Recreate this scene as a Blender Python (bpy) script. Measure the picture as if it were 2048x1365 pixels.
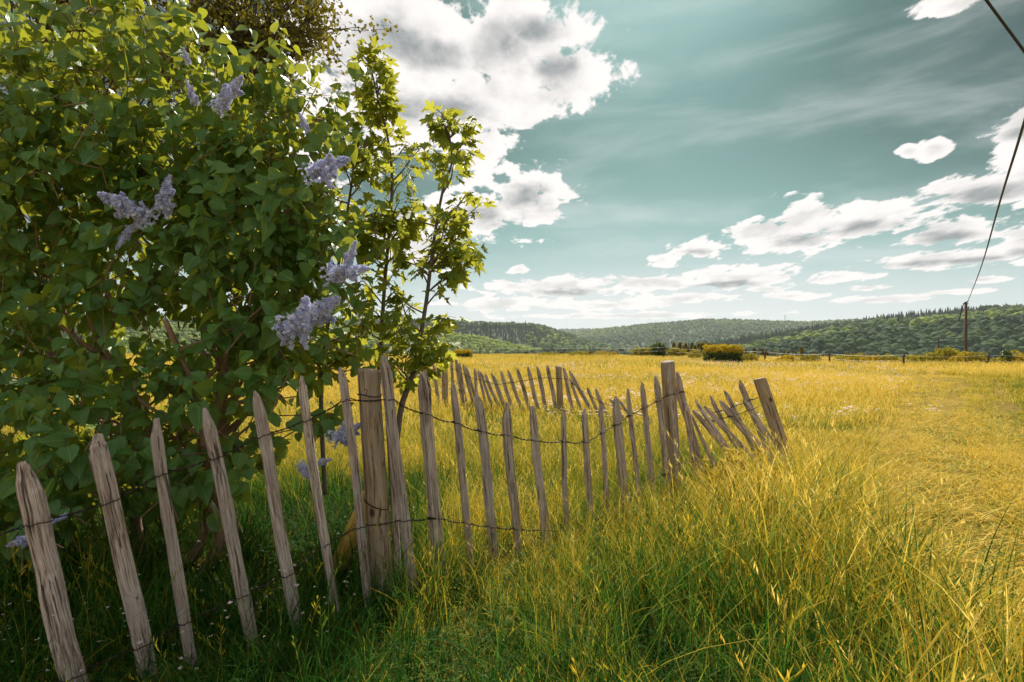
import bpy, math
import numpy as np
from mathutils import Vector, Matrix
for o in list(bpy.data.objects): bpy.data.objects.remove(o)
S = bpy.context.scene
COL = S.collection
R = np.random.default_rng(11)
F, U0, V0, CZ = 1138.0, 1024.0, 692.0, 1.04      # lens, horizon and eye height measured in the photograph

# ------------------------------------------------------------------ camera, sky, sun, exposure
cam = bpy.data.cameras.new('camera'); cam_o = bpy.data.objects.new('camera', cam); COL.objects.link(cam_o)
cam.sensor_width = 36.0; cam.lens = 36.0*F/2048; cam.shift_y = (V0-682.5)/2048
cam.clip_start = 0.05; cam.clip_end = 30000
cam_o.location = (0, 0, CZ); cam_o.rotation_euler = (math.pi/2, 0, 0); S.camera = cam_o
SUN_AZ, SUN_EL = math.radians(13), math.radians(48)
sun = bpy.data.lights.new('sun', 'SUN'); sun.energy = 3.3; sun.angle = math.radians(0.6); sun.color = (1.0, 0.93, 0.80)
sun_o = bpy.data.objects.new('sun', sun); COL.objects.link(sun_o)
sdir = Vector((math.sin(SUN_AZ)*math.cos(SUN_EL), math.cos(SUN_AZ)*math.cos(SUN_EL), math.sin(SUN_EL)))
sun_o.rotation_euler = sdir.to_track_quat('Z', 'Y').to_euler(); sun_o.location = (10, 20, 30)
vs = S.view_settings; vs.view_transform = 'Standard'; vs.look = 'None'; vs.gamma = 1.0; vs.use_curve_mapping = False
vs.exposure = 1.05

def N(nt, t, ins=None, **props):
    n = nt.nodes.new(t)
    for k, v in props.items(): setattr(n, k, v)
    for k, v in (ins or {}).items():
        s = n.inputs[k]
        if isinstance(v, bpy.types.NodeSocket): nt.links.new(v, s)
        else: s.default_value = v
    return n
def M(nt, op, a, b=0.0, c=0.0, clamp=False):
    n = nt.nodes.new('ShaderNodeMath'); n.operation = op; n.use_clamp = clamp
    for i, v in enumerate((a, b, c)):
        if isinstance(v, bpy.types.NodeSocket): nt.links.new(v, n.inputs[i])
        else: n.inputs[i].default_value = v
    return n.outputs[0]
def SM(nt, v, a, b, lo=0.0, hi=1.0):
    n = N(nt, 'ShaderNodeMapRange', {'Value': v, 'From Min': a, 'From Max': b, 'To Min': lo, 'To Max': hi}, interpolation_type='SMOOTHSTEP')
    return n.outputs['Result']
def MIX(nt, f, a, b, blend='MIX'):
    n = nt.nodes.new('ShaderNodeMix'); n.data_type = 'RGBA'; n.blend_type = blend
    for s, v in ((n.inputs['Factor'], f), (n.inputs[6], a), (n.inputs[7], b)):
        if isinstance(v, bpy.types.NodeSocket): nt.links.new(v, s)
        elif isinstance(v, (int, float)): s.default_value = v
        else: s.default_value = tuple(v)+((1,) if len(v) == 3 else ())
    return n.outputs[2]
def RAMP(nt, f, stops):
    n = N(nt, 'ShaderNodeValToRGB', {'Fac': f}); e = n.color_ramp.elements
    while len(e) < len(stops): e.new(0.5)
    for i, (p, c) in enumerate(stops): e[i].position = p; e[i].color = tuple(c)+(1,)
    return n.outputs['Color']

# ---- sky: clear blue-green air, drifting fair-weather cumulus and thin cirrus, by compass bearing and elevation
W = bpy.data.worlds.new('World'); S.world = W; W.use_nodes = True
nt = W.node_tree; nt.nodes.clear()
tc = N(nt, 'ShaderNodeTexCoord'); D = tc.outputs['Generated']
sx = N(nt, 'ShaderNodeSeparateXYZ', {0: D})
az = M(nt, 'ARCTAN2', sx.outputs[0], sx.outputs[1]); el = M(nt, 'ARCSINE', sx.outputs[2])
sky = N(nt, 'ShaderNodeTexSky', sky_type='NISHITA', sun_disc=False, sun_elevation=SUN_EL, sun_rotation=SUN_AZ,
        altitude=300, air_density=1.0, dust_density=1.2, ozone_density=1.0)
lum = N(nt, 'ShaderNodeRGBToBW', {'Color': MIX(nt, 1.0, sky.outputs[0], (0.1, 0.1, 0.1), 'MULTIPLY')}).outputs[0]
# the air's brightness sets its colour everywhere: deep teal far from the sun, pale near it and towards the horizon
skyc = RAMP(nt, lum, [(0.0, (0.024, 0.042, 0.045)), (0.30, (0.030, 0.052, 0.055)), (0.46, (0.038, 0.066, 0.067)), (0.56, (0.062, 0.115, 0.110)), (0.64, (0.108, 0.19, 0.182)), (0.70, (0.15, 0.245, 0.235)), (0.80, (0.19, 0.285, 0.278)), (0.94, (0.34, 0.375, 0.375))])
ae = N(nt, 'ShaderNodeCombineXYZ', {0: az, 1: el}).outputs[0]
clouds = [(700,80,150,110),(850,85,170,110),(1050,85,150,100),(1150,150,95,75),(800,210,230,100),(990,205,190,70),(560,300,170,110),(945,290,75,50),
 (1035,398,110,68),(930,425,110,55),(830,495,110,48),
 (1610,445,80,52),(1520,465,75,32),(1740,440,125,34),(1570,487,120,26),(1385,498,64,22),(1330,520,46,15),
 (1960,380,120,40),(2075,345,90,64),(2050,245,85,46),(1872,295,42,26),(1818,302,28,14),(1905,463,108,32),(1900,517,190,20),(2060,480,70,40),(1905,10,80,24),
 (1110,575,160,22),(1290,566,130,15),(1460,556,140,24),(1680,554,82,12),(1590,592,66,9),(1770,598,120,9),(1370,597,110,10),(1010,607,120,18),(1200,610,150,12),(1040,540,26,11),(1730,577,50,6),(1530,578,46,6),(1900,585,100,6),(1250,632,260,7),(1960,560,60,7)]
acc = None
for (u, v, ru, rv) in clouds:
    k = (u-U0)/F; a0 = math.atan(k); e0 = math.atan((V0-v)/F*math.cos(a0))
    ra = ru/F*math.cos(a0)**2*1.12; re = rv/F*math.cos(a0)*math.cos(e0)**2*1.15
    n = nt.nodes.new('ShaderNodeVectorMath'); n.operation = 'MULTIPLY_ADD'; nt.links.new(ae, n.inputs[0])
    n.inputs[1].default_value = (1/ra, 1/re, 0); n.inputs[2].default_value = (-a0/ra, -e0/re, 0)
    l = nt.nodes.new('ShaderNodeVectorMath'); l.operation = 'LENGTH'; nt.links.new(n.outputs[0], l.inputs[0])
    acc = l.outputs['Value'] if acc is None else M(nt, 'SMOOTH_MIN', acc, l.outputs['Value'], 0.22)
msk = M(nt, 'SUBTRACT', 1.0, acc)
den = M(nt, 'ADD', M(nt, 'ABSOLUTE', el), 0.30)
pl = N(nt, 'ShaderNodeCombineXYZ', {0: M(nt, 'DIVIDE', az, den), 1: M(nt, 'DIVIDE', 1.0, den), 2: 0.3}).outputs[0]
n1 = N(nt, 'ShaderNodeTexNoise', {'Vector': pl, 'Scale': 11.0, 'Detail': 7.0, 'Roughness': 0.58, 'Distortion': 0.2}).outputs['Fac']
n2 = N(nt, 'ShaderNodeTexNoise', {'Vector': pl, 'Scale': 9.0, 'Detail': 6.0, 'Roughness': 0.55}).outputs['Fac']
# beyond the bearings listed above scattered cumulus goes on, cover raised for fill light
gen = N(nt, 'ShaderNodeTexNoise', {'Vector': pl, 'Scale': 1.9, 'Detail': 2.0}).outputs['Fac']
away = M(nt, 'MAXIMUM', SM(nt, M(nt, 'ABSOLUTE', az), 0.80, 0.95), SM(nt, el, 0.60, 0.72))
gm = M(nt, 'MULTIPLY', M(nt, 'SUBTRACT', gen, 0.44), 3.0)
msk = M(nt, 'MAXIMUM', msk, M(nt, 'ADD', gm, M(nt, 'MULTIPLY', M(nt, 'SUBTRACT', away, 1.0), 4.0)))
dens = M(nt, 'ADD', msk, M(nt, 'MULTIPLY', M(nt, 'SUBTRACT', n1, 0.52), 2.7))
alpha = SM(nt, dens, 0.04, 0.26)
# deep hearts and flat grey bases of the larger clouds
cores = [(770,70,110,50),(860,105,90,40),(1000,90,70,55),(1060,60,70,35),(1100,140,70,35),(880,215,150,32),(1050,398,62,45),(960,430,60,28),(1720,452,95,18),(1590,482,60,16),(1985,388,95,20),(1905,474,80,15),(1385,503,34,9),(2060,265,60,18),(1890,524,120,9),(2060,505,50,14),(1130,585,90,9),(1450,570,90,9)]
cac = None
for (u, v, ru, rv) in cores:
    k = (u-U0)/F; a0 = math.atan(k); e0 = math.atan((V0-v)/F*math.cos(a0)); ra = ru/F*math.cos(a0)**2*1.25; re = rv/F*math.cos(a0)*math.cos(e0)**2*1.25
    n = nt.nodes.new('ShaderNodeVectorMath'); n.operation = 'MULTIPLY_ADD'; nt.links.new(ae, n.inputs[0]); n.inputs[1].default_value = (1/ra, 1/re, 0); n.inputs[2].default_value = (-a0/ra, -e0/re, 0)
    l = nt.nodes.new('ShaderNodeVectorMath'); l.operation = 'LENGTH'; nt.links.new(n.outputs[0], l.inputs[0]); cac = l.outputs['Value'] if cac is None else M(nt, 'MINIMUM', cac, l.outputs['Value'])
core = SM(nt, M(nt, 'ADD', M(nt, 'SUBTRACT', 1.0, cac), M(nt, 'MULTIPLY', M(nt, 'SUBTRACT', n2, 0.5), 2.2)), -0.05, 0.95)
thick = SM(nt, M(nt, 'ADD', msk, M(nt, 'MULTIPLY', M(nt, 'SUBTRACT', n2, 0.5), 3.0)), 0.35, 1.2)
thick = M(nt, 'MAXIMUM', M(nt, 'MULTIPLY', thick, 0.42), core)
# clouds seen against the sun have grey hearts, those opposite the sun are lit white
sd = N(nt, 'ShaderNodeVectorMath', {0: D, 1: tuple(sdir)}, operation='DOT_PRODUCT').outputs['Value']
thick = M(nt, 'MULTIPLY', thick, SM(nt, sd, -0.2, 0.5, 0.15, 1.0))
ccol = MIX(nt, M(nt, 'MULTIPLY', thick, SM(nt, n1, 0.68, 0.40, 0.6, 1.0)), (0.50, 0.475, 0.465), (0.155, 0.168, 0.172))
ci = N(nt, 'ShaderNodeMapping', {'Vector': ae, 'Rotation': (0, 0, math.radians(-17)), 'Scale': (2.0, 9.0, 1.0)}, vector_type='TEXTURE' if False else 'POINT').outputs[0]
cn = N(nt, 'ShaderNodeTexNoise', {'Vector': ci, 'Scale': 1.7, 'Detail': 6.0, 'Roughness': 0.55, 'Distortion': 0.4}).outputs['Fac']
cirr = M(nt, 'MULTIPLY', SM(nt, cn, 0.42, 0.80), SM(nt, el, 0.85, 0.02, 0.15, 0.55))
skyc = MIX(nt, cirr, skyc, (0.38, 0.41, 0.41))
hz = SM(nt, el, 0.20, 0.0, 0.0, 0.85)
skyc = MIX(nt, hz, skyc, (0.385, 0.405, 0.408))
tot = MIX(nt, alpha, skyc, ccol)
bg = N(nt, 'ShaderNodeBackground', {'Color': tot, 'Strength': 1.0})
out = N(nt, 'ShaderNodeOutputWorld', {'Surface': bg.outputs[0]})
W.cycles.sampling_method = 'MANUAL'; W.cycles.sample_map_resolution = 512
S.cycles.volume_bounces = 0; S.cycles.max_bounces = 4; S.cycles.diffuse_bounces = 3; S.cycles.transmission_bounces = 3; S.cycles.glossy_bounces = 2; S.cycles.transparent_max_bounces = 6

# ------------------------------------------------------------------ helpers
def P(u, v, d): return np.array(((u-U0)/F*d, d, CZ+(V0-v)/F*d))
def tag(o, label=None, cat=None, group=None, kind=None):
    if label: o['label'] = label
    if cat: o['category'] = cat
    if group: o['group'] = group
    if kind: o['kind'] = kind
    return o
def empty(name, loc, label, cat, group=None):
    o = bpy.data.objects.new(name, None); COL.objects.link(o); o.location = loc; o.empty_display_size = 0.1
    return tag(o, label, cat, group)
def link(name, me, parent=None, loc=None, mat4=None):
    o = bpy.data.objects.new(name, me); COL.objects.link(o)
    if mat4 is not None: o.matrix_world = mat4
    elif loc is not None: o.location = loc
    if parent is not None:
        o.parent = parent; o.matrix_parent_inverse = Matrix.Translation(-Vector(parent.location))
    return o
def mesh(name, v, f, mat, attrs=None, smooth=True):
    me = bpy.data.meshes.new(name); me.from_pydata(np.asarray(v, float), [], f if isinstance(f, list) else np.asarray(f)); 
    for k, a in (attrs or {}).items():
        at = me.attributes.new(k, 'FLOAT', 'POINT'); at.data.foreach_set('value', np.asarray(a, np.float32))
    if smooth: me.polygons.foreach_set('use_smooth', np.ones(len(me.polygons), bool))
    if mat: me.materials.append(mat)
    me.update(); return me
class MB:
    def __init__(s): s.v = []; s.f = []; s.n = 0; s.a = []
    def add(s, v, f, a=0.0):
        v = np.asarray(v, float); s.v.append(v); s.f += [tuple(int(i)+s.n for i in q) for q in f]; s.n += len(v); s.a.append(np.full(len(v), a))
    def tube(s, pts, rad, sides=6, a=0.0, cap=True):
        pts = np.asarray(pts, float); n = len(pts); rad = np.broadcast_to(np.asarray(rad, float), (n,))
        t = np.gradient(pts, axis=0); t /= np.linalg.norm(t, axis=1, keepdims=True)+1e-9
        ref = np.array((0.13, 0.9, 0.2)) if abs(t[0][1]) < 0.8 else np.array((1.0, 0.1, 0.1))
        x = np.cross(t, ref); x /= np.linalg.norm(x, axis=1, keepdims=True)+1e-9; y = np.cross(t, x)
        th = np.arange(sides)/sides*2*math.pi
        v = pts[:, None]+rad[:, None, None]*(np.cos(th)[None, :, None]*x[:, None]+np.sin(th)[None, :, None]*y[:, None])
        f = []
        for i in range(n-1):
            for j in range(sides):
                k = (j+1) % sides; f.append((i*sides+j, i*sides+k, (i+1)*sides+k, (i+1)*sides+j))
        if cap: f.append(tuple(range(sides))[::-1]); f.append(tuple((n-1)*sides+j for j in range(sides)))
        s.add(v.reshape(-1, 3), f, a)
    def box(s, c, r, a=0.0):
        x, y, z = c; p, q, t = r
        v = [(x+i*p, y+j*q, z+k*t) for i in (-1, 1) for j in (-1, 1) for k in (-1, 1)]
        s.add(v, [(0,1,3,2),(4,6,7,5),(0,4,5,1),(2,3,7,6),(0,2,6,4),(1,5,7,3)], a)
    def build(s, name, mat, parent=None, smooth=True, loc=None):
        v = np.concatenate(s.v)
        if loc is None and parent is not None: loc = Vector(parent.location)
        if loc is not None: v = v-np.array(loc)
        return link(name, mesh(name, v, s.f, mat, {'rnd': np.concatenate(s.a)}, smooth), parent, loc)
def leaves_mesh(name, bv, bf, pos, B, sc, rnd, mat, origin=(0, 0, 0)):
    """many leaves in one mesh: bv base vertices, B (n,3,3) columns = x,y,z axes"""
    bv = np.asarray(bv, float); n = len(pos); m = len(bv)
    v = np.einsum('nij,mj->nmi', B, bv)*np.asarray(sc)[:, None, None]+np.asarray(pos)[:, None]-np.array(origin)
    f = (np.asarray(bf)[None]+(np.arange(n)*m)[:, None, None]).reshape(-1, len(bf[0]))
    return mesh(name, v.reshape(-1, 3), f, mat, {'rnd': np.repeat(rnd, m)})
def frames(t, nrm):
    t = t/(np.linalg.norm(t, axis=1, keepdims=True)+1e-9)
    x = np.cross(t, nrm); x /= np.linalg.norm(x, axis=1, keepdims=True)+1e-9
    return np.stack((x, t, np.cross(x, t)), axis=2)
def pos_m(p, B, s):
    m = Matrix.Identity(4)
    for i in range(3):
        for j in range(3): m[i][j] = B[i, j]*s
        m[i][3] = p[i]
    return m
def vnoise(x, y, s=1.0, seed=0):
    """smooth value noise 0..1"""
    x = np.asarray(x, float)/s+seed*17.3; y = np.asarray(y, float)/s+seed*9.1
    i, j = np.floor(x).astype(int), np.floor(y).astype(int); fx, fy = x-i, y-j
    fx = fx*fx*(3-2*fx); fy = fy*fy*(3-2*fy)
    h = lambda a, b: np.modf(np.abs(np.sin(a*127.1+b*311.7+seed*74.7)*43758.5453))[0]
    return (h(i, j)*(1-fx)+h(i+1, j)*fx)*(1-fy)+(h(i, j+1)*(1-fx)+h(i+1, j+1)*fx)*fy
def fbm(x, y, s, seed=0, o=3): return sum(vnoise(x, y, s/2**i, seed+i)*0.5**(i+1) for i in range(o))/(1-0.5**o)

def scatter(name, pts, rot, scl, idx, tint, protos, label=None, cat=None, parent=None, realize=False):
    """one uncountable mass: real geometry instanced on points"""
    me = bpy.data.meshes.new(name); me.from_pydata(np.asarray(pts), [], [])
    a = me.attributes.new('rot', 'FLOAT_VECTOR', 'POINT'); a.data.foreach_set('vector', np.asarray(rot, np.float32).ravel())
    a = me.attributes.new('scl', 'FLOAT_VECTOR', 'POINT'); a.data.foreach_set('vector', np.asarray(scl, np.float32).ravel())
    a = me.attributes.new('pick', 'INT', 'POINT'); a.data.foreach_set('value', np.asarray(idx, np.int32))
    a = me.attributes.new('tint', 'FLOAT', 'POINT'); a.data.foreach_set('value', np.asarray(tint, np.float32))
    o = link(name, me, parent); tag(o, label, cat, kind='stuff')
    g = bpy.data.node_groups.new(name, 'GeometryNodeTree')
    g.interface.new_socket('Geometry', in_out='INPUT', socket_type='NodeSocketGeometry'); g.interface.new_socket('Geometry', in_out='OUTPUT', socket_type='NodeSocketGeometry')
    gi = g.nodes.new('NodeGroupInput'); go = g.nodes.new('NodeGroupOutput')
    ip = g.nodes.new('GeometryNodeInstanceOnPoints'); gti = g.nodes.new('GeometryNodeGeometryToInstance')
    for p in reversed(protos):
        oi = g.nodes.new('GeometryNodeObjectInfo'); oi.inputs['Object'].default_value = p; oi.transform_space = 'ORIGINAL'
        g.links.new(oi.outputs['Geometry'], gti.inputs[0])
    def na(nm, t):
        n = g.nodes.new('GeometryNodeInputNamedAttribute'); n.data_type = t; n.inputs['Name'].default_value = nm
        return n.outputs['Attribute']
    g.links.new(gi.outputs[0], ip.inputs['Points']); g.links.new(gti.outputs[0], ip.inputs['Instance'])
    ip.inputs['Pick Instance'].default_value = True
    g.links.new(na('pick', 'INT'), ip.inputs['Instance Index'])
    g.links.new(na('rot', 'FLOAT_VECTOR'), ip.inputs['Rotation']); g.links.new(na('scl', 'FLOAT_VECTOR'), ip.inputs['Scale'])
    last = ip.outputs[0]
    if realize: rz = g.nodes.new('GeometryNodeRealizeInstances'); g.links.new(last, rz.inputs[0]); last = rz.outputs[0]
    g.links.new(last, go.inputs[0])
    m = o.modifiers.new('scatter', 'NODES'); m.node_group = g
    return o
def proto(name, me): return bpy.data.objects.new(name, me)      # never linked to the scene: only its mesh is reused

# ------------------------------------------------------------------ materials
def new_mat(name):
    m = bpy.data.materials.new(name); m.use_nodes = True; m.node_tree.nodes.clear(); return m, m.node_tree
def finish(nt, shader): N(nt, 'ShaderNodeOutputMaterial', {'Surface': shader})
def leaf_mat(name, dark, light, trans, tf=0.42, rough=0.42, spec=0.35, vein=False, scale=30):
    m, nt = new_mat(name)
    a = N(nt, 'ShaderNodeAttribute', attribute_name='rnd').outputs['Fac']
    oi = N(nt, 'ShaderNodeObjectInfo').outputs['Random']
    r = M(nt, 'FRACT', M(nt, 'ADD', a, oi))
    no = N(nt, 'ShaderNodeTexNoise', {'Scale': scale, 'Detail': 3.0}).outputs['Fac']
    c = MIX(nt, M(nt, 'MULTIPLY_ADD', no, 0.3, M(nt, 'MULTIPLY', r, 0.85), clamp=True), dark, light)
    hgt = no
    if vein:
        lx = M(nt, 'ABSOLUTE', N(nt, 'ShaderNodeAttribute', attribute_name='lx').outputs['Fac']); ly = N(nt, 'ShaderNodeAttribute', attribute_name='ly').outputs['Fac']
        mid = SM(nt, lx, 0.035, 0.008); sv = SM(nt, M(nt, 'SINE', M(nt, 'MULTIPLY', M(nt, 'SUBTRACT', ly, M(nt, 'MULTIPLY', lx, 0.75)), 46.0)), 0.86, 1.0)
        vn = M(nt, 'MAXIMUM', mid, M(nt, 'MULTIPLY', sv, 0.55)); c = MIX(nt, M(nt, 'MULTIPLY', vn, 0.55), c, tuple(min(1, x*1.7+.03) for x in light)); hgt = M(nt, 'SUBTRACT', M(nt, 'MULTIPLY', no, 0.7), vn)
    b = N(nt, 'ShaderNodeBump', {'Strength': 0.35, 'Distance': 0.004, 'Height': hgt}).outputs[0]
    p = N(nt, 'ShaderNodeBsdfPrincipled', {'Base Color': c, 'Roughness': rough, 'Specular IOR Level': spec, 'Normal': b})
    tcol = MIX(nt, M(nt, 'MULTIPLY', r, 0.6), trans, tuple(x*0.55 for x in trans))
    t = N(nt, 'ShaderNodeBsdfTranslucent', {'Color': tcol})
    mx = N(nt, 'ShaderNodeMixShader', {0: tf, 1: p.outputs[0], 2: t.outputs[0]})
    finish(nt, mx.outputs[0]); return m
def plain(name, col, rough=0.7, metal=0.0, var=0.25, scale=25):
    m, nt = new_mat(name)
    no = N(nt, 'ShaderNodeTexNoise', {'Scale': scale, 'Detail': 4.0, 'Vector': N(nt, 'ShaderNodeTexCoord').outputs['Object']}).outputs['Fac']
    c = MIX(nt, no, tuple(x*(1-var) for x in col), tuple(min(1, x*(1+var)) for x in col))
    b = N(nt, 'ShaderNodeBump', {'Strength': 0.3, 'Distance': 0.003, 'Height': no}).outputs[0]
    p = N(nt, 'ShaderNodeBsdfPrincipled', {'Base Color': c, 'Roughness': rough, 'Metallic': metal, 'Normal': b}); finish(nt, p.outputs[0]); return m
def wood_mat(name, dark, mid, light, gscale=150.0, knots=False):
    m, nt = new_mat(name)
    ob = N(nt, 'ShaderNodeTexCoord').outputs['Object']; rnd = N(nt, 'ShaderNodeObjectInfo').outputs['Random']
    off = N(nt, 'ShaderNodeCombineXYZ', {0: M(nt, 'MULTIPLY', rnd, 7.0), 1: M(nt, 'MULTIPLY', rnd, 13.0), 2: M(nt, 'MULTIPLY', rnd, 5.0)}).outputs[0]
    co = N(nt, 'ShaderNodeVectorMath', {0: ob, 1: off}, operation='ADD').outputs[0]
    wob = N(nt, 'ShaderNodeTexNoise', {'Vector': co, 'Scale': 6.0, 'Detail': 2.0}).outputs['Color']
    co2 = N(nt, 'ShaderNodeVectorMath', {0: N(nt, 'ShaderNodeVectorMath', {0: wob, 'Scale': 0.02}, operation='SCALE').outputs[0], 1: co}, operation='ADD').outputs[0]
    st = N(nt, 'ShaderNodeMapping', {'Vector': co2, 'Scale': (gscale, gscale, 5.0)}).outputs[0]
    g = N(nt, 'ShaderNodeTexNoise', {'Vector': st, 'Scale': 1.0, 'Detail': 6.0, 'Roughness': 0.7}).outputs['Fac']
    st2 = N(nt, 'ShaderNodeMapping', {'Vector': co2, 'Scale': (gscale*.7, gscale*.7, 2.6)}).outputs[0]
    g2 = N(nt, 'ShaderNodeTexNoise', {'Vector': st2, 'Scale': 1.0, 'Detail': 3.0, 'Roughness': 0.6}).outputs['Fac']
    big = N(nt, 'ShaderNodeTexNoise', {'Vector': co, 'Scale': 7.0, 'Detail': 4.0}).outputs['Fac']
    c = RAMP(nt, M(nt, 'ADD', M(nt, 'MULTIPLY', g, 0.8), M(nt, 'MULTIPLY', big, 0.2)), [(0.36, dark), (0.48, mid), (0.62, light)])
    grey = MIX(nt, M(nt, 'MULTIPLY', SM(nt, M(nt, 'ADD', big, M(nt, 'MULTIPLY', rnd, 0.25)), 0.5, 0.85), 0.55), c, tuple(sum(mid)/3*x for x in (1.08, 0.98, 0.96)))
    crack = SM(nt, g2, 0.41, 0.33)
    c2 = MIX(nt, M(nt, 'MULTIPLY', crack, 0.85), grey, tuple(x*0.3 for x in dark))
    if knots:
        vo = N(nt, 'ShaderNodeTexVoronoi', {'Vector': N(nt, 'ShaderNodeMapping', {'Vector': co, 'Scale': (9, 9, 5.5)}).outputs[0], 'Scale': 1.0, 'Randomness': 1.0}).outputs['Distance']
        c2 = MIX(nt, SM(nt, vo, 0.16, 0.07), c2, tuple(x*0.35 for x in dark))
    h = M(nt, 'SUBTRACT', M(nt, 'MULTIPLY', g, 0.6), M(nt, 'MULTIPLY', crack, 0.8))
    b = N(nt, 'ShaderNodeBump', {'Strength': 0.9, 'Distance': 0.008, 'Height': h}).outputs[0]
    c2 = MIX(nt, M(nt, 'MULTIPLY', rnd, 0.22), c2, tuple(x*0.8 for x in mid))
    p = N(nt, 'ShaderNodeBsdfPrincipled', {'Base Color': c2, 'Roughness': 0.85, 'Specular IOR Level': 0.2, 'Normal': b}); finish(nt, p.outputs[0]); return m
def grass_mat():
    m, nt = new_mat('grass_blades')
    t = N(nt, 'ShaderNodeAttribute', attribute_type='INSTANCER', attribute_name='tint').outputs['Fac']
    t = M(nt, 'ADD', t, N(nt, 'ShaderNodeAttribute', attribute_name='tint').outputs['Fac'])
    r = N(nt, 'ShaderNodeAttribute', attribute_name='rnd').outputs['Fac']; tp = N(nt, 'ShaderNodeAttribute', attribute_name='tp').outputs['Fac']
    f = M(nt, 'ADD', M(nt, 'ADD', t, M(nt, 'MULTIPLY', M(nt, 'SUBTRACT', r, 0.5), 0.80)), M(nt, 'MULTIPLY', M(nt, 'SUBTRACT', tp, 0.4), 0.16), clamp=True)
    c = RAMP(nt, f, [(0.0, (0.020, 0.085, 0.010)), (0.25, (0.055, 0.17, 0.016)), (0.45, (0.17, 0.25, 0.030)), (0.62, (0.50, 0.42, 0.045)), (0.82, (0.76, 0.50, 0.036)), (1.0, (0.86, 0.66, 0.15))])
    p = N(nt, 'ShaderNodeBsdfPrincipled', {'Base Color': c, 'Roughness': 0.6, 'Specular IOR Level': 0.12})
    tr = N(nt, 'ShaderNodeBsdfTranslucent', {'Color': c})
    mx = N(nt, 'ShaderNodeMixShader', {0: 0.45, 1: p.outputs[0], 2: tr.outputs[0]}); finish(nt, mx.outputs[0]); return m
def crown_mat(name, a, b, c3):
    m, nt = new_mat(name)
    t = N(nt, 'ShaderNodeAttribute', attribute_type='INSTANCER', attribute_name='tint').outputs['Fac']
    no = N(nt, 'ShaderNodeTexNoise', {'Scale': 3.5, 'Detail': 4.0, 'Vector': N(nt, 'ShaderNodeTexCoord').outputs['Object']}).outputs['Fac']
    c = RAMP(nt, M(nt, 'ADD', t, M(nt, 'MULTIPLY', M(nt, 'SUBTRACT', no, 0.5), 0.5), clamp=True), [(0.0, a), (0.5, b), (1.0, c3)])
    bp = N(nt, 'ShaderNodeBump', {'Strength': 1.0, 'Distance': 0.6, 'Height': N(nt, 'ShaderNodeTexNoise', {'Scale': 7.0, 'Detail': 5.0, 'Vector': N(nt, 'ShaderNodeTexCoord').outputs['Object']}).outputs['Fac']}).outputs[0]
    p = N(nt, 'ShaderNodeBsdfPrincipled', {'Base Color': c, 'Roughness': 0.8, 'Specular IOR Level': 0.1, 'Normal': bp}); finish(nt, p.outputs[0]); return m
def ground_mat():
    m, nt = new_mat('meadow_soil'); g = N(nt, 'ShaderNodeNewGeometry').outputs['Position']
    a = N(nt, 'ShaderNodeTexNoise', {'Vector': g, 'Scale': 0.5, 'Detail': 6.0}).outputs['Fac']
    b = N(nt, 'ShaderNodeTexNoise', {'Vector': g, 'Scale': 14.0, 'Detail': 6.0, 'Roughness': 0.7}).outputs['Fac']
    c = RAMP(nt, M(nt, 'ADD', M(nt, 'MULTIPLY', a, 0.45), M(nt, 'MULTIPLY', b, 0.55)), [(0.3, (0.05, 0.05, 0.012)), (0.5, (0.20, 0.14, 0.022)), (0.7, (0.42, 0.28, 0.035))])
    bp = N(nt, 'ShaderNodeBump', {'Strength': 0.8, 'Distance': 0.03, 'Height': b}).outputs[0]
    p = N(nt, 'ShaderNodeBsdfPrincipled', {'Base Color': c, 'Roughness': 0.95, 'Specular IOR Level': 0.1, 'Normal': bp}); finish(nt, p.outputs[0]); return m
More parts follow.
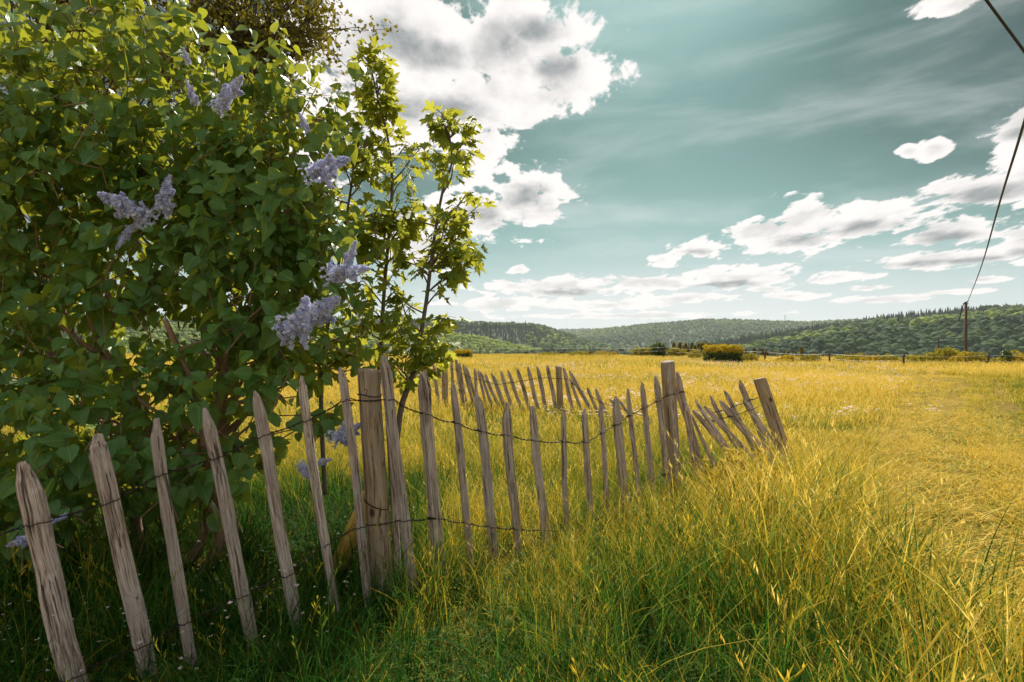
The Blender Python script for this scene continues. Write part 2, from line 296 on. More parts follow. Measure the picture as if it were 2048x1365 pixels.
MT = dict(
 pale=wood_mat('weathered_chestnut', (0.065, 0.042, 0.034), (0.41, 0.315, 0.265), (0.78, 0.67, 0.60)),
 post=wood_mat('round_post_wood', (0.13, 0.08, 0.045), (0.38, 0.27, 0.165), (0.57, 0.44, 0.31), 110.0, True),
 brace=wood_mat('yellow_brace_wood', (0.35, 0.21, 0.04), (0.62, 0.40, 0.08), (0.75, 0.52, 0.15), 45.0),
 wire=plain('rusty_wire', (0.045, 0.03, 0.026), 0.6, 0.5),
 galv=plain('galvanised_wire', (0.75, 0.75, 0.72), 0.5, 0.3),
 cable=plain('black_cable', (0.02, 0.022, 0.024), 0.6),
 lilac_leaf=leaf_mat('lilac_leaf', (0.026, 0.13, 0.038), (0.12, 0.27, 0.050), (0.60, 0.60, 0.045), 0.37, 0.38, 0.5, True),
 maple_leaf=leaf_mat('maple_leaf', (0.05, 0.15, 0.025), (0.18, 0.27, 0.035), (0.68, 0.66, 0.06), 0.46, 0.45, 0.35),
 birch_leaf=leaf_mat('small_tree_leaf', (0.045, 0.065, 0.014), (0.13, 0.13, 0.022), (0.38, 0.32, 0.03), 0.38),
 gold_leaf=leaf_mat('golden_hedge_leaf', (0.22, 0.17, 0.02), (0.50, 0.36, 0.03), (0.65, 0.47, 0.03), 0.40, 0.8, 0.05),
 hedge_leaf=leaf_mat('green_hedge_leaf', (0.02, 0.06, 0.012), (0.06, 0.11, 0.02), (0.2, 0.25, 0.03), 0.3),
 bramble_leaf=leaf_mat('bramble_leaf', (0.12, 0.14, 0.02), (0.36, 0.30, 0.035), (0.5, 0.42, 0.04), 0.4, 0.8, 0.06),
 conifer=leaf_mat('conifer_needles', (0.07, 0.075, 0.03), (0.24, 0.19, 0.05), (0.35, 0.28, 0.06), 0.35),
 bark=plain('lilac_bark', (0.26, 0.165, 0.10), 0.9, 0, 0.4, 40), bark2=plain('maple_bark', (0.15, 0.12, 0.10), 0.85, 0, 0.4, 60),
 dbark=plain('dark_bark', (0.07, 0.05, 0.035), 0.9, 0, 0.4, 30),
 petal=leaf_mat('lilac_petal', (0.38, 0.46, 0.85), (0.84, 0.83, 0.92), (0.55, 0.58, 0.88), 0.3, 0.6, 0.2, scale=9),
 pink=leaf_mat('pale_pink_petal', (0.80, 0.60, 0.58), (0.90, 0.80, 0.76), (0.8, 0.65, 0.6), 0.3, 0.6, 0.2),
 grass=grass_mat(), ground=ground_mat(),
 crown=crown_mat('broadleaf_crowns', (0.014, 0.040, 0.014), (0.055, 0.11, 0.025), (0.24, 0.30, 0.045)),
 spruce=crown_mat('spruce_crowns', (0.020, 0.038, 0.022), (0.036, 0.062, 0.03), (0.08, 0.11, 0.04)),
 hill=plain('wooded_hillside', (0.035, 0.055, 0.02), 0.95, 0, 0.4, 0.02),
 pole=plain('creosoted_pole', (0.085, 0.045, 0.032), 0.85, 0, 0.3, 8),
)

# ------------------------------------------------------------------ ground
def edge_r(a):     # distance to the brow of the field by bearing
    return np.interp(a, [-3.2, -1.7, -1.2, -0.15, 0.1, 0.3, 0.45, 0.6, 0.72, 1.3, 1.8, 3.2], [260, 260, 90, 62, 56, 50, 44, 42, 42, 60, 260, 260])
def gz(x, y):
    x = np.asarray(x, float); y = np.asarray(y, float); r = np.hypot(x, y); a = np.arctan2(x, y)
    t = np.clip((r-edge_r(a))/240, 0, 1); t = t*t*(3-2*t)
    near = (fbm(x, y, 1.6, 3)-0.5)*0.04-0.04*np.clip((-x-.6)/.8, 0, 1)*np.clip((3-y)/1.5, 0, 1)*np.clip(r/2, 0, 1)*np.clip(2-r/60, 0, 1)+(fbm(x, y, 12, 5)-0.5)*0.25*np.clip((r-5)/15, 0, 1)*np.clip(2-r/60, 0, 1)
    return near-0.10*np.clip((r-4)/8, 0, 1)*np.clip((14-r)/6, 0, 1)-62*t
rr = np.concatenate(([0.0], np.geomspace(0.35, 11000, 150))); aa = np.linspace(-math.pi, math.pi, 241)[:-1]
RR, AA = np.meshgrid(rr[1:], aa, indexing='ij'); gx, gy = RR*np.sin(AA), RR*np.cos(AA)
gv = np.concatenate(([[0, 0, 0]], np.stack((gx, gy, gz(gx, gy)), -1).reshape(-1, 3))); nA = len(aa); gf = [(0, 1+(j+1) % nA, 1+j) for j in range(nA)]
for i in range(len(rr)-2):
    b0 = 1+i*nA; gf += [(b0+j, b0+(j+1) % nA, b0+nA+(j+1) % nA, b0+nA+j) for j in range(nA)]
tag(link('meadow_ground', mesh('meadow_ground', gv, gf, MT['ground'])), 'golden meadow ground sloping away beyond the field fence', 'ground', kind='structure')

# ------------------------------------------------------------------ hills and the woods on them
def ico(seed, amp, sub=2, flat=0.8):
    import bmesh
    bm = bmesh.new(); bmesh.ops.create_icosphere(bm, subdivisions=sub, radius=1.0); r = np.random.default_rng(seed)
    cs = r.normal(size=(14, 3)); cs /= np.linalg.norm(cs, axis=1, keepdims=True)
    for v in bm.verts:
        p = np.array(v.co); d = (cs @ p).max(); k = 1+amp*(d**4-0.55)+r.normal()*0.05
        v.co = Vector(p*k); v.co.z = v.co.z*flat
    f = [[v.index for v in q.verts] for q in bm.faces]; vv = [tuple(v.co) for v in bm.verts]; bm.free(); return vv, f
crowns = [proto('tree_crown', mesh('tree_crown', *ico(40+i, 0.45, 2, 0.85+0.1*(i % 3)), MT['crown'], smooth=False)) for i in range(5)]
def spruce_mesh(seed):
    r = np.random.default_rng(seed); b = MB(); sides = 9
    for k in range(5):
        z0 = 0.1+k*0.36; z1 = z0+0.62; ra = 0.42*(1-k/5.6)
        th = np.arange(sides)/sides*6.283+r.uniform(0, 1); rad = ra*r.uniform(0.7, 1.15, sides)
        v = np.concatenate((np.stack((np.cos(th)*rad, np.sin(th)*rad, z0+r.uniform(-.07, .07, sides)), 1), [[0, 0, z1]]))
        b.add(v, [(j, (j+1) % sides, sides) for j in range(sides)])
    return mesh('spruce', np.concatenate(b.v), b.f, MT['spruce'], smooth=False)
spruces = [proto('spruce_crown', spruce_mesh(60+i)) for i in range(3)]
def hill(prof, Yr, front, back, zb, label, wood_label, csize, spacing, conif, tint0, brow=0.0, amp=0.12, seed=0):
    us, vs_ = np.array([p[0] for p in prof], float), np.array([p[1] for p in prof], float)
    xs = (us-U0)/F*Yr; zs = CZ+(V0-vs_)/F*Yr-csize*0.9
    def hz_(x, y):
        ridge = np.interp(x*Yr/np.maximum(y, 1)*0.5+x*0.5, xs, zs)
        t = np.clip((y-(Yr-front))/front, 0, 1); s = t*t*(3-2*t)*0.6+t*0.4
        t2 = np.clip((y-Yr)/back, 0, 1); s = s-0.8*t2*t2
        gul = (fbm(x, y, front*0.55, seed+21)-0.5)*2*amp*(t*(1-t)*4)
        return zb+(ridge-zb)*np.clip(s+gul, 0, 1.0)
    X = np.linspace(xs[0], xs[-1], 90); Y = np.linspace(Yr-front, Yr+back, 46)
    XX, YY = np.meshgrid(X, Y, indexing='ij'); ZZ = hz_(XX, YY)
    n = len(Y); f = [(i*n+j, (i+1)*n+j, (i+1)*n+j+1, i*n+j+1) for i in range(len(X)-1) for j in range(n-1)]
    tag(link('hill', mesh('hill', np.stack((XX, YY, ZZ), -1).reshape(-1, 3), f, MT['hill'])), label, 'hill', kind='structure')
    gxs = np.arange(xs[0], xs[-1], spacing); gys = np.arange(Yr-front, Yr+back*0.25, spacing)
    x, y = [q.ravel() for q in np.meshgrid(gxs, gys)]; x = x+R.uniform(-.5, .5, len(x))*spacing; y = y+R.uniform(-.5, .5, len(x))*spacing
    # skip what lies far below the field's brow, out of sight
    z = hz_(x, y); vis = (CZ-z)/y < 0.075; x, y, z = x[vis], y[vis], z[vis]
    cf = fbm(x, y, front*0.35, seed+4)+R.uniform(-.08, .08, len(x)); isc = cf > 1-conif
    t = np.clip((y-(Yr-front))/front, 0, 1)
    tint = tint0+0.9*(fbm(x, y, front*0.3, seed+9)-0.5)+R.normal(0, .13, len(x))+brow*(t > 0.86)  # brow lightens crowns along the crest: a sunlit rim put into the tint
    sz = csize*R.uniform(0.55, 1.15, len(x))
    idx = np.where(isc, 5+R.integers(0, 3, len(x)), R.integers(0, 5, len(x)))
    sc = np.stack((np.where(isc, sz*0.62, sz*0.46),)*2+(np.where(isc, sz*0.60, sz*0.55),), 1)
    pz = np.where(isc, z+0.1*sz, z+sz*0.45)
    rot = np.stack((R.uniform(-.1, .1, len(x)), R.uniform(-.1, .1, len(x)), R.uniform(0, 6.28, len(x))), 1)
    scatter('woodland', np.stack((x, y, pz), 1), rot, sc, idx, np.clip(tint, 0, 1), crowns+spruces, wood_label, 'woodland')
hill([(-300,640),(600,650),(900,660),(1140,657),(1260,655),(1400,652),(1700,655),(2400,650)], 4300, 1500, 900, -60, 'distant pale ridge closing the valley', 'hazy far woodland on the distant ridge', 20, 40, 0.4, 0.35, seed=1)
hill([(900,690),(1050,672),(1140,664),(1200,657),(1300,646),(1400,638),(1460,637),(1520,640),(1600,643),(1650,641),(1750,637),(2100,640),(2400,640)], 2400, 1250, 700, -60, 'broad rounded hill across the valley', 'grey-green woodland covering the broad rounded hill', 13, 19, 0.28, 0.58, amp=0.2, seed=2)
hill([(-300,620),(600,632),(850,638),(930,642),(1000,645),(1060,647),(1085,650),(1120,662),(1160,674),(1220,692),(1300,708),(1400,716)], 1350, 560, 350, -60, 'steep hill with conifers on its crest', 'mixed wood with conifers along the steep crest', 11, 10.5, 0.38, 0.55, amp=0.15, seed=3)
hill([(-300,640),(600,648),(800,655),(900,664),(960,672),(1020,686),(1080,698),(1160,706),(1300,714),(1400,722)], 800, 380, 200, -60, 'low leafy spur in front of the conifer hill', 'bright broadleaf wood on the low spur', 8, 6.6, 0.10, 0.62, brow=0.3, seed=4)
hill([(700,702),(900,706),(1000,704),(1100,699),(1180,699),(1240,702),(1290,708),(1360,716),(1450,722)], 520, 240, 120, -60, 'dark tree-filled valley bottom below the field', 'dark wood in the valley bottom', 8, 6.0, 0.3, 0.22, seed=5)
hill([(1380,690),(1500,672),(1600,657),(1650,650),(1700,642),(1760,633),(1850,624),(1950,615),(2048,608),(2400,585)], 980, 330, 250, -60, 'higher ridge behind the dark wooded slope', 'conifer wood along the higher ridge', 10, 8.0, 0.55, 0.4, seed=6)
hill([(1330,724),(1400,710),(1460,694),(1520,682),(1600,666),(1700,650),(1780,640),(1900,628),(2048,617),(2400,590)], 640, 330, 120, -60, 'dark wooded slope rising beyond the field fence', 'dense dark broadleaf wood on the near slope', 11.5, 7.4, 0.10, 0.10, brow=0.6, seed=7)

# lattice mast on the far hill
p = P(1570, 644, 2300); mast = empty('lattice_mast', p, 'tiny lattice mast on the crest of the broad hill', 'mast')
b = MB()
for sx_, sy_ in ((-1, -1), (1, -1), (1, 1), (-1, 1)): b.tube([p+np.array((sx_*2.2, sy_*2.2, -6)), p+np.array((sx_*.3, sy_*.3, 28))], 0.35, 4)
for k in range(6):
    w = 2.2-1.9*(k+1)/7; z = -2+k*5
    for a_, c_ in (((-1, -1), (1, -1)), ((1, -1), (1, 1)), ((1, 1), (-1, 1)), ((-1, 1), (-1, -1))): b.tube([p+np.array((a_[0]*w, a_[1]*w, z)), p+np.array((c_[0]*w, c_[1]*w, z+4))], 0.22, 4)
b.build('lattice', MT['galv'], mast)
b = MB()
for z, w in ((22, 5), (26, 3.5)): b.tube([p+np.array((-w, 0, z)), p+np.array((w, 0, z))], 0.3, 4)
b.build('cross_arm', MT['galv'], mast)

# ------------------------------------------------------------------ air
HB = MB(); HB.box((0, 2500, 60), (6000, 5600, 130))
hm, nt = new_mat('thin_haze')
N(nt, 'ShaderNodeOutputMaterial', {'Volume': N(nt, 'ShaderNodeVolumePrincipled', {'Color': (0.80, 0.90, 0.93, 1), 'Density': 0.00009, 'Anisotropy': 0.35}).outputs[0]})
tag(HB.build('haze', hm), 'thin blue summer haze over the valley', 'haze', kind='stuff')

# ------------------------------------------------------------------ field edge: wire fence, pole, cables, bushes, conifers
def on_edge(u, d): p = P(u, 700, d); return np.array((p[0], p[1], float(gz(p[0], p[1]))))
ff = on_edge(1530, 38); fence = empty('field_fence', ff, 'low wire stock fence with slim posts along the far field edge', 'fence')
fp = [(700, 60, .9), (960, 57, .9), (1180, 52, .95), (1328, 45, 1.0), (1530, 36, .72), (1659, 33, .68), (1807, 30, .66), (1977, 29, .68), (2200, 30, .7)]
tops = []
for u, d, h in fp:
    q = on_edge(u, d); b = MB(); w = 0.055
    b.tube([q+np.array((R.uniform(-.03, .03), 0, -0.2)), q+np.array((0, 0, h*0.5)), q+np.array((R.uniform(-.04, .04), 0, h))], [w, w*.95, w*.9], 8)
    b.build('post', MT['dbark'], fence); tops.append(q+np.array((0, -0.06, h*0.86)))
for dz in (0.0, -0.28):
    b = MB()
    for i in range(len(tops)-1):
        t = np.linspace(0, 1, 9)[:, None]; pts = tops[i]*(1-t)+tops[i+1]*t; pts[:, 2] += dz-0.10*(4*t*(1-t))[:, 0]
        b.tube(pts, 0.0055 if dz == 0 else .004, 4)
    b.build('wire', MT['galv'], fence)
# tall thin pole with a small bracket near the fence
q = on_edge(1877, 34); t_ = empty('signal_pole', q, 'thin bare pole with a small bracket beside the bramble mound', 'pole')
b = MB(); b.tube([q, P(1877, 676, 34)], [.05, .04], 8); b.build('shaft', MT['dbark'], t_)
b = MB(); a0 = P(1877, 681, 34); b.tube([a0+np.array((0, 0, .06)), a0+np.array((.12, 0, -.02)), a0+np.array((.22, 0, .02))], .018, 5); b.build('bracket', MT['galv'], t_)
# utility pole and its cable
ptop = P(1932, 604, 70); pb = np.array((ptop[0], 70, float(gz(ptop[0], 70)))); up = empty('utility_pole', pb, 'reddish-brown wooden utility pole against the dark wooded slope', 'utility pole')
b = MB(); b.tube([pb-np.array((0, 0, 1)), (pb+ptop)/2, ptop], [.19, .165, .14], 10); b.build('shaft', MT['pole'], up)
b = MB(); b.tube([ptop+np.array((-.02, 0, -.1)), ptop+np.array((-.35, -.1, -.15)), ptop+np.array((-1.0, -.1, -2.4))], [.07, .06, .05], 6); b.build('cable_drop', MT['cable'], up)
b = MB(); b.tube([ptop+np.array((-.3, 0, -.25)), ptop+np.array((.3, 0, -.25))], .06, 6); b.tube([ptop+np.array((.05, -.1, -.05)), ptop+np.array((.05, -.25, .06))], .07, 8); b.build('insulator_arm', MT['pole'], up)
def spline(pts, n=10):
    pts = np.asarray(pts, float); out = []
    for i in range(len(pts)-1):
        p0 = pts[max(i-1, 0)]; p1 = pts[i]; p2 = pts[i+1]; p3 = pts[min(i+2, len(pts)-1)]
        for t in np.arange(n)/n: out.append(0.5*((2*p1)+(-p0+p2)*t+(2*p0-5*p1+4*p2-p3)*t*t+(-p0+3*p1-3*p2+p3)*t**3))
    return np.array(out+[pts[-1]])
b = MB(); c_end = np.array((6.5, 5.6, 8.3))
b.tube(spline([ptop+np.array((.05, -.25, .08)), P(1962, 535, 41), P(2001, 400, 21.5), P(2048, 246, 15), c_end, np.array((1.0, -2.2, 10.5))], 12), 0.034, 6)
o = b.build('overhead_cable', MT['cable']); tag(o, 'slender black overhead cable sagging from the utility pole', 'cable')
b = MB(); b.tube(spline([P(1894, -105, 7.7), P(1972, 0, 8), P(2050, 105, 8.3), P(2128, 210, 8.6)], 12), 0.020, 6)
b.tube(spline([P(1894, -105, 7.7)+.025, P(1972, 0, 8)+.02, P(2050, 105, 8.3)-.02, P(2128, 210, 8.6)+.02], 12), 0.016, 6)
o = b.build('overhead_cable', MT['cable']); tag(o, 'thick black overhead cable bundle high above the meadow', 'cable')

QUAD = ([(-.5, 0, 0), (0, .28, .06), (.5, 0, 0), (0, -.0, -.02), (-.32, .55, .04), (.32, .55, .04), (0, 1, -.08)], [(0, 3, 1), (3, 2, 1), (0, 1, 4), (1, 2, 5), (4, 1, 6), (1, 5, 6)])
def rdirs(n, r=R):
    v = r.normal(size=(n, 3)); return v/np.linalg.norm(v, axis=1, keepdims=True)
def shrub(name, label, cat, c, rad, n, size, mat, group=None, box=False, top=None, seed=0, stem=True):
    r = np.random.default_rng(500+seed); c = np.array(c, float); rad = np.array(rad, float); base = c-np.array((0, 0, rad[2]))
    t = empty(name, base, label, cat, group)
    if box: pos = c+r.uniform(-1, 1, (n, 3))*rad; d = pos-c; d = d/rad; d[np.arange(n), np.abs(d).argmax(1)] *= 3
    else:
        d = rdirs(n, r); lump = 1+0.28*np.sin(d[:, 0]*5+seed)*np.cos(d[:, 2]*6+seed*2)+0.15*np.sin(d[:, 1]*9)
        pos = c+d*rad*(lump*r.uniform(0.35, 1.02, n)**0.45)[:, None]
    nrm = d/np.linalg.norm(d, axis=1, keepdims=True)+rdirs(n, r)*0.7; td = rdirs(n, r)+np.array((0, 0, .25))
    B = frames(td, nrm); sc = size*r.uniform(.6, 1.25, n); rn = r.uniform(0, 1, n)
    if top is not None:
        hi = pos[:, 2] > c[2]+rad[2]*(0.15+0.3*(vnoise(pos[:, 0]*3, pos[:, 1]*3, 1, seed)-.5))  # leaves above this uneven height take the top material
        o = link('golden_top', leaves_mesh('golden_top', *QUAD, pos[hi], B[hi], sc[hi], rn[hi], top, base), t, base); tag(o, 'orange-yellow leaves of the upper part', kind='stuff')
        pos, B, sc, rn = pos[~hi], B[~hi], sc[~hi], rn[~hi]
    o = link('foliage', leaves_mesh('foliage', *QUAD, pos, B, sc, rn, mat, base), t, base); tag(o, kind='stuff')
    b = MB()
    for k in range(5 if not box else 7):
        e = c+r.uniform(-.7, .7, 3)*rad; b.tube([base+r.uniform(-.15, .15, 3)*rad*np.array((1, 1, 0))-np.array((0, 0, .05)), (base+e)/2+r.normal(size=3)*rad*.08, e], [rad.max()*.03, rad.max()*.022, rad.max()*.01], 5)
    b.build('stem', MT['dbark'], t); return t
def at_edge(u, vc, d): p = P(u, vc, d); return p
shrub('clipped_hedge', 'broad clipped hedge block with orange-gold top by the field fence', 'hedge', P(1446, 708, 34), (1.06, .6, .50), 2600, .13, MT['hedge_leaf'], box=True, top=MT['gold_leaf'], seed=1)
shrub('clipped_hedge', 'small golden hedge block near the end of the paling fence', 'hedge', P(926, 709, 44), (.70, .55, .34), 1200, .12, MT['hedge_leaf'], box=True, top=MT['gold_leaf'], seed=2)
shrub('bush', 'rounded green bush beside the young conifers', 'bush', P(1318, 700, 52), (.75, .7, .62), 1500, .14, MT['hedge_leaf'], seed=3)
shrub('bush', 'wide yellow-green bush left of the rounded green bush', 'bush', P(1285, 705, 54), (1.0, .7, .42), 1400, .13, MT['bramble_leaf'], seed=4)
shrub('bush', 'low bright bush between rounded bush and conifers', 'bush', P(1352, 706, 51), (.8, .6, .35), 1100, .13, MT['bramble_leaf'], seed=5)
shrub('bramble_mound', 'tall golden bramble mound beside the thin bare pole', 'bramble', P(1893, 716, 33.5), (.75, .6, .58), 1600, .10, MT['bramble_leaf'], seed=6)
shrub('bramble_mound', 'pale silvery bramble mound leaning on the golden one', 'bramble', P(1860, 719, 33), (.55, .5, .36), 900, .10, MT['bramble_leaf'], seed=7)
shrub('bush', 'dark upright bush by the last field fence post', 'bush', P(2013, 716, 31), (.26, .3, .46), 600, .09, MT['hedge_leaf'], seed=8)
k = 0
for u, v, d, w, h in [(1100, 718, 52, 1.1, .2), (1160, 717, 50, 1.2, .26), (1212, 714, 50, 1.2, .26), (1392, 714, 44, .7, .3), (1500, 719, 37, .55, .24), (1575, 722, 35, .6, .2), (1620, 722, 34, .7, .24),
                      (1700, 722, 33, 1.0, .28), (1745, 722, 32.5, .8, .24), (1780, 724, 32, .5, .22), (1830, 724, 32, .6, .26), (1925, 722, 32, .7, .3), (1955, 722, 31.5, .6, .34), (1995, 727, 31, .7, .2), (2040, 724, 31, .7, .34), (2100, 724, 31, .8, .34)]:
    k += 1; p = P(u, v, d); p[2] = max(p[2], float(gz(p[0], p[1]))+h*.6)
    h *= 1.45
    if k % 3: shrub('low_bramble', 'low yellow-green bramble clump along the field fence line', 'bramble', p, (w, .5, h), 800, .10, MT['bramble_leaf'], 'yellow-green brambles along the field fence', seed=20+k)
    else: shrub('low_bramble', 'low orange-gold bramble clump along the field fence line', 'bramble', p, (w, .5, h), 800, .10, MT['gold_leaf'], 'orange-gold brambles along the field fence', seed=20+k)
# young conifers just over the brow
def conifer_meshes(seed):
    r = np.random.default_rng(seed); pos = []; td = []
    n = 420; z = r.uniform(0.05, 1, n)**0.9; th = r.uniform(0, 6.283, n); ra = 0.22*(1-z)**.8*(1+.3*np.sin(z*40))*r.uniform(.3, 1.05, n)
    pos = np.stack((np.cos(th)*ra, np.sin(th)*ra, z), 1); td = np.stack((np.cos(th), np.sin(th), 0.5+z), 1)
    B = frames(td, rdirs(n, r)); me = leaves_mesh('crown', *QUAD, pos, B, 0.075*r.uniform(.6, 1.3, n), r.uniform(0, 1, n), MT['conifer'])
    b = MB(); b.tube([(0, 0, -.25), (0, 0, .5), (0, 0, .97)], [.025, .016, .004], 5); tm = mesh('trunk', np.concatenate(b.v), b.f, MT['dbark']); return me, tm
cms = [conifer_meshes(80+i) for i in range(3)]
for i in range(34):
    u = 1345+i*5.3+R.uniform(-3, 3) if i < 20 else 1425+(i-20)*14+R.uniform(-4, 4); d = R.uniform(62, 80)
    vt = (690+R.uniform(-3, 6)) if i < 20 else 700+R.uniform(-4, 5)
    p = P(u, vt, d); h = 3.2 if i < 20 else 2.6; s = h*R.uniform(.9, 1.1)
    base = Vector((p[0], p[1], p[2]-s)); cm, tm = cms[i % 3]
    t = empty('young_conifer', base, 'slim brownish young conifer in the row below the field brow', 'conifer', 'young conifers below the field brow')
    for nm, me in (('crown', cm), ('trunk', tm)):
        o = bpy.data.objects.new(nm, me); COL.objects.link(o); o.parent = t; o.scale = (s, s, s); o.rotation_euler = (0, 0, R.uniform(0, 6.28))
        if nm == 'crown': o['kind'] = 'stuff'

# ------------------------------------------------------------------ paling fence
def pale_mesh(L, w, seed, round_post=False, cut=0.0):
    """split pale along local z from 0 to L with a hewn point; or a round sawn post"""
    r = np.random.default_rng(seed); sides = 16 if round_post else 9
    th = np.arange(sides)/sides*2*math.pi+(0 if round_post else r.uniform(0, .6))
    if round_post:
        prof = 0.5*w*(1+0.03*np.sin(2*th+r.uniform(0, 6))+0.02*np.sin(3*th)); px, py = np.cos(th)*prof, np.sin(th)*prof
        zs = [0, .15, .3, .45, .6, .75, .88, .985, 1.0]; sc = [1.06, 1.04, 1.03, 1.02, 1.01, 1, 1, .99, .93]
    else:
        e = r.uniform(.5, .75); sq = 1/(np.abs(np.cos(th))**r.uniform(2.4, 5)+np.abs(np.sin(th))**r.uniform(2.4, 5))**(1/3.2)
        jag = 1+r.uniform(-.20, .10, sides); px, py = np.cos(th)*sq*.47*w*jag, np.sin(th)*sq*.47*w*e*jag
        tipL = min(.22, max(.07, r.uniform(1.1, 2.0)*w/L)); zs = list(np.linspace(0, 1-tipL, 11))+[1-tipL*.62, 1-tipL*.3, 1-tipL*.1, 1.0]
        tw = r.uniform(.12, .42); sc = list(r.uniform(.93, 1.06, 11))+[r.uniform(.78, .92), r.uniform(.52, .72), tw+.14, tw]
    zs, sc = np.array(zs), np.array(sc); n = len(zs)
    ph = r.uniform(0, 6, 4); amp = 0 if round_post else .12*w
    ox = amp*(np.sin(zs*4+ph[0])+.4*np.sin(zs*11+ph[1]))*(1-zs*.3); oy = amp*.8*np.sin(zs*5+ph[2]); tx = 0 if round_post else r.uniform(-.22, .22)*w*np.clip((zs-1+tipL)/tipL, 0, 1)
    v = np.zeros((n, sides, 3)); jn = r.uniform(-1, 1, (n, sides))*(.004 if round_post else .035)
    v[..., 0] = px*(sc[:, None]+jn)+(ox+tx)[:, None]; v[..., 1] = py*(sc[:, None]+jn)+oy[:, None]; v[..., 2] = (zs*L)[:, None]
    if round_post: v[-1, :, 2] += np.cos(th+ph[0])*cut; v[-2, :, 2] += np.cos(th+ph[0])*cut
    f = [(i*sides+j, i*sides+(j+1) % sides, (i+1)*sides+(j+1) % sides, (i+1)*sides+j) for i in range(n-1) for j in range(sides)]
    f += [tuple(range(sides))[::-1], tuple((n-1)*sides+j for j in range(sides))]
    me = mesh('round_post' if round_post else 'pale', v.reshape(-1, 3), f, MT['post'] if round_post else MT['pale'])
    me.polygons.foreach_set('use_smooth', np.array([round_post and len(q) == 4 for q in f])); me.update(); return me
def stick(name, root, tip, low, d, wpx, seed, face=(0, -1, 0), post=False, mat=None, dtip=None, zlow=-0.12, label=None):
    """a pale or post through two sighted points, standing in the ground at depth d"""
    a = P(tip[0], tip[1], dtip or d); q = P(low[0], low[1], d); dr = a-q; dr /= np.linalg.norm(dr)
    bt = q+dr*min(0, (zlow-q[2])/dr[2]) if dr[2] > .15 else q
    L = np.linalg.norm(a-bt); me = pale_mesh(L, wpx/F*d, seed, post, .006 if post else 0)
    fx = np.array(face, float); z = dr; y = fx-z*(fx@z); y /= np.linalg.norm(y); y = -y; x = np.cross(y, z)
    m = pos_m(bt, np.stack((x, y, z), 1), 1.0); o = link(name, me, root, mat4=m)
    if mat: me.materials[0] = mat
    if label: o['label'] = label
    return o
def dl(u):    # depth of the front run of the fence by bearing
    k = (u-U0)/F; s = .75 if u < 745 else .88
    return (2.3+.57*s)/(1-s*k)
NF = np.array((.62, -.78, 0))
front = empty('paling_fence', tuple(P(760, 1205, 2.3)), 'weathered chestnut paling fence run in front of the lilac, pales wired in two rows', 'fence')
FR = [((50,922),(150,1365),54,1040,1345),((190,870),(300,1365),44,1000,1285),((306,838),(388,1340),27,945,1240),((415,815),(515,1365),33,912,1187),((508,782),(612,1340),32,868,1145),((602,752),(682,1300),26,838,1085),((683,733),(738,1220),26,797,1050),
 ((770,710),(832,1210),30,797,1037),((846,745),(890,1200),35,828,1033),((905,768),(947,1165),20,845,1045),((956,787),(995,1160),26,862,1052),((1012,805),(1042,1150),28,869,1056),((1063,812),(1090,1060),24,880,1058),((1126,820),(1133,1040),20,882,1059),((1168,817),(1185,1090),21,883,1047),
 ((1202,808),(1216,1060),16,863,1024),((1228,792),(1257,1040),22,845,1000),((1256,778),(1281,1040),16,828,985),((1285,765),(1306,1010),15,813,958),((1310,753),(1340,1020),19,800,945),((1335,730),(1361,1000),15,787,925),((1355,744),(1412,985),18,783,920)]
wt, wb, hw = [], [], []
for i, (tip, low, w, a, c) in enumerate(FR):
    du = dl((tip[0]+low[0])/2)-(.05 if i in (7, 20) else 0)+(.10 if i == 21 else 0)
    stick('pale', front, tip, low, du, w*.80, 100+i, NF)
    for lst, vv in ((wt, a), (wb, c)):
        uu = tip[0]+(low[0]-tip[0])*(vv-tip[1])/(low[1]-tip[1]); lst.append(P(uu, vv, du))
    hw.append(w/F*du*.5)
stick('pale', front, (772, 790), (802, 1205), 2.42, 15, 131, NF); stick('pale', front, (1372, 805), (1404, 1000), 3.95, 14, 132, NF); stick('pale', front, (1352, 770), (1418, 985), 3.98, 12, 133, NF)
stout = stick('post', front, (737, 738), (767, 1205), 2.36, 44, 140, NF, True, zlow=-.3, label='stout round post with a sawn top and a long drying crack')
stick('post', front, (1335, 723), (1351, 1000), 3.86, 27, 141, NF, True, zlow=-.3)
stick('brace', front, (742, 985), (668, 1150), 2.55, 34, 142, NF, True, MT['brace'], label='yellowish brace propped against the stout post')
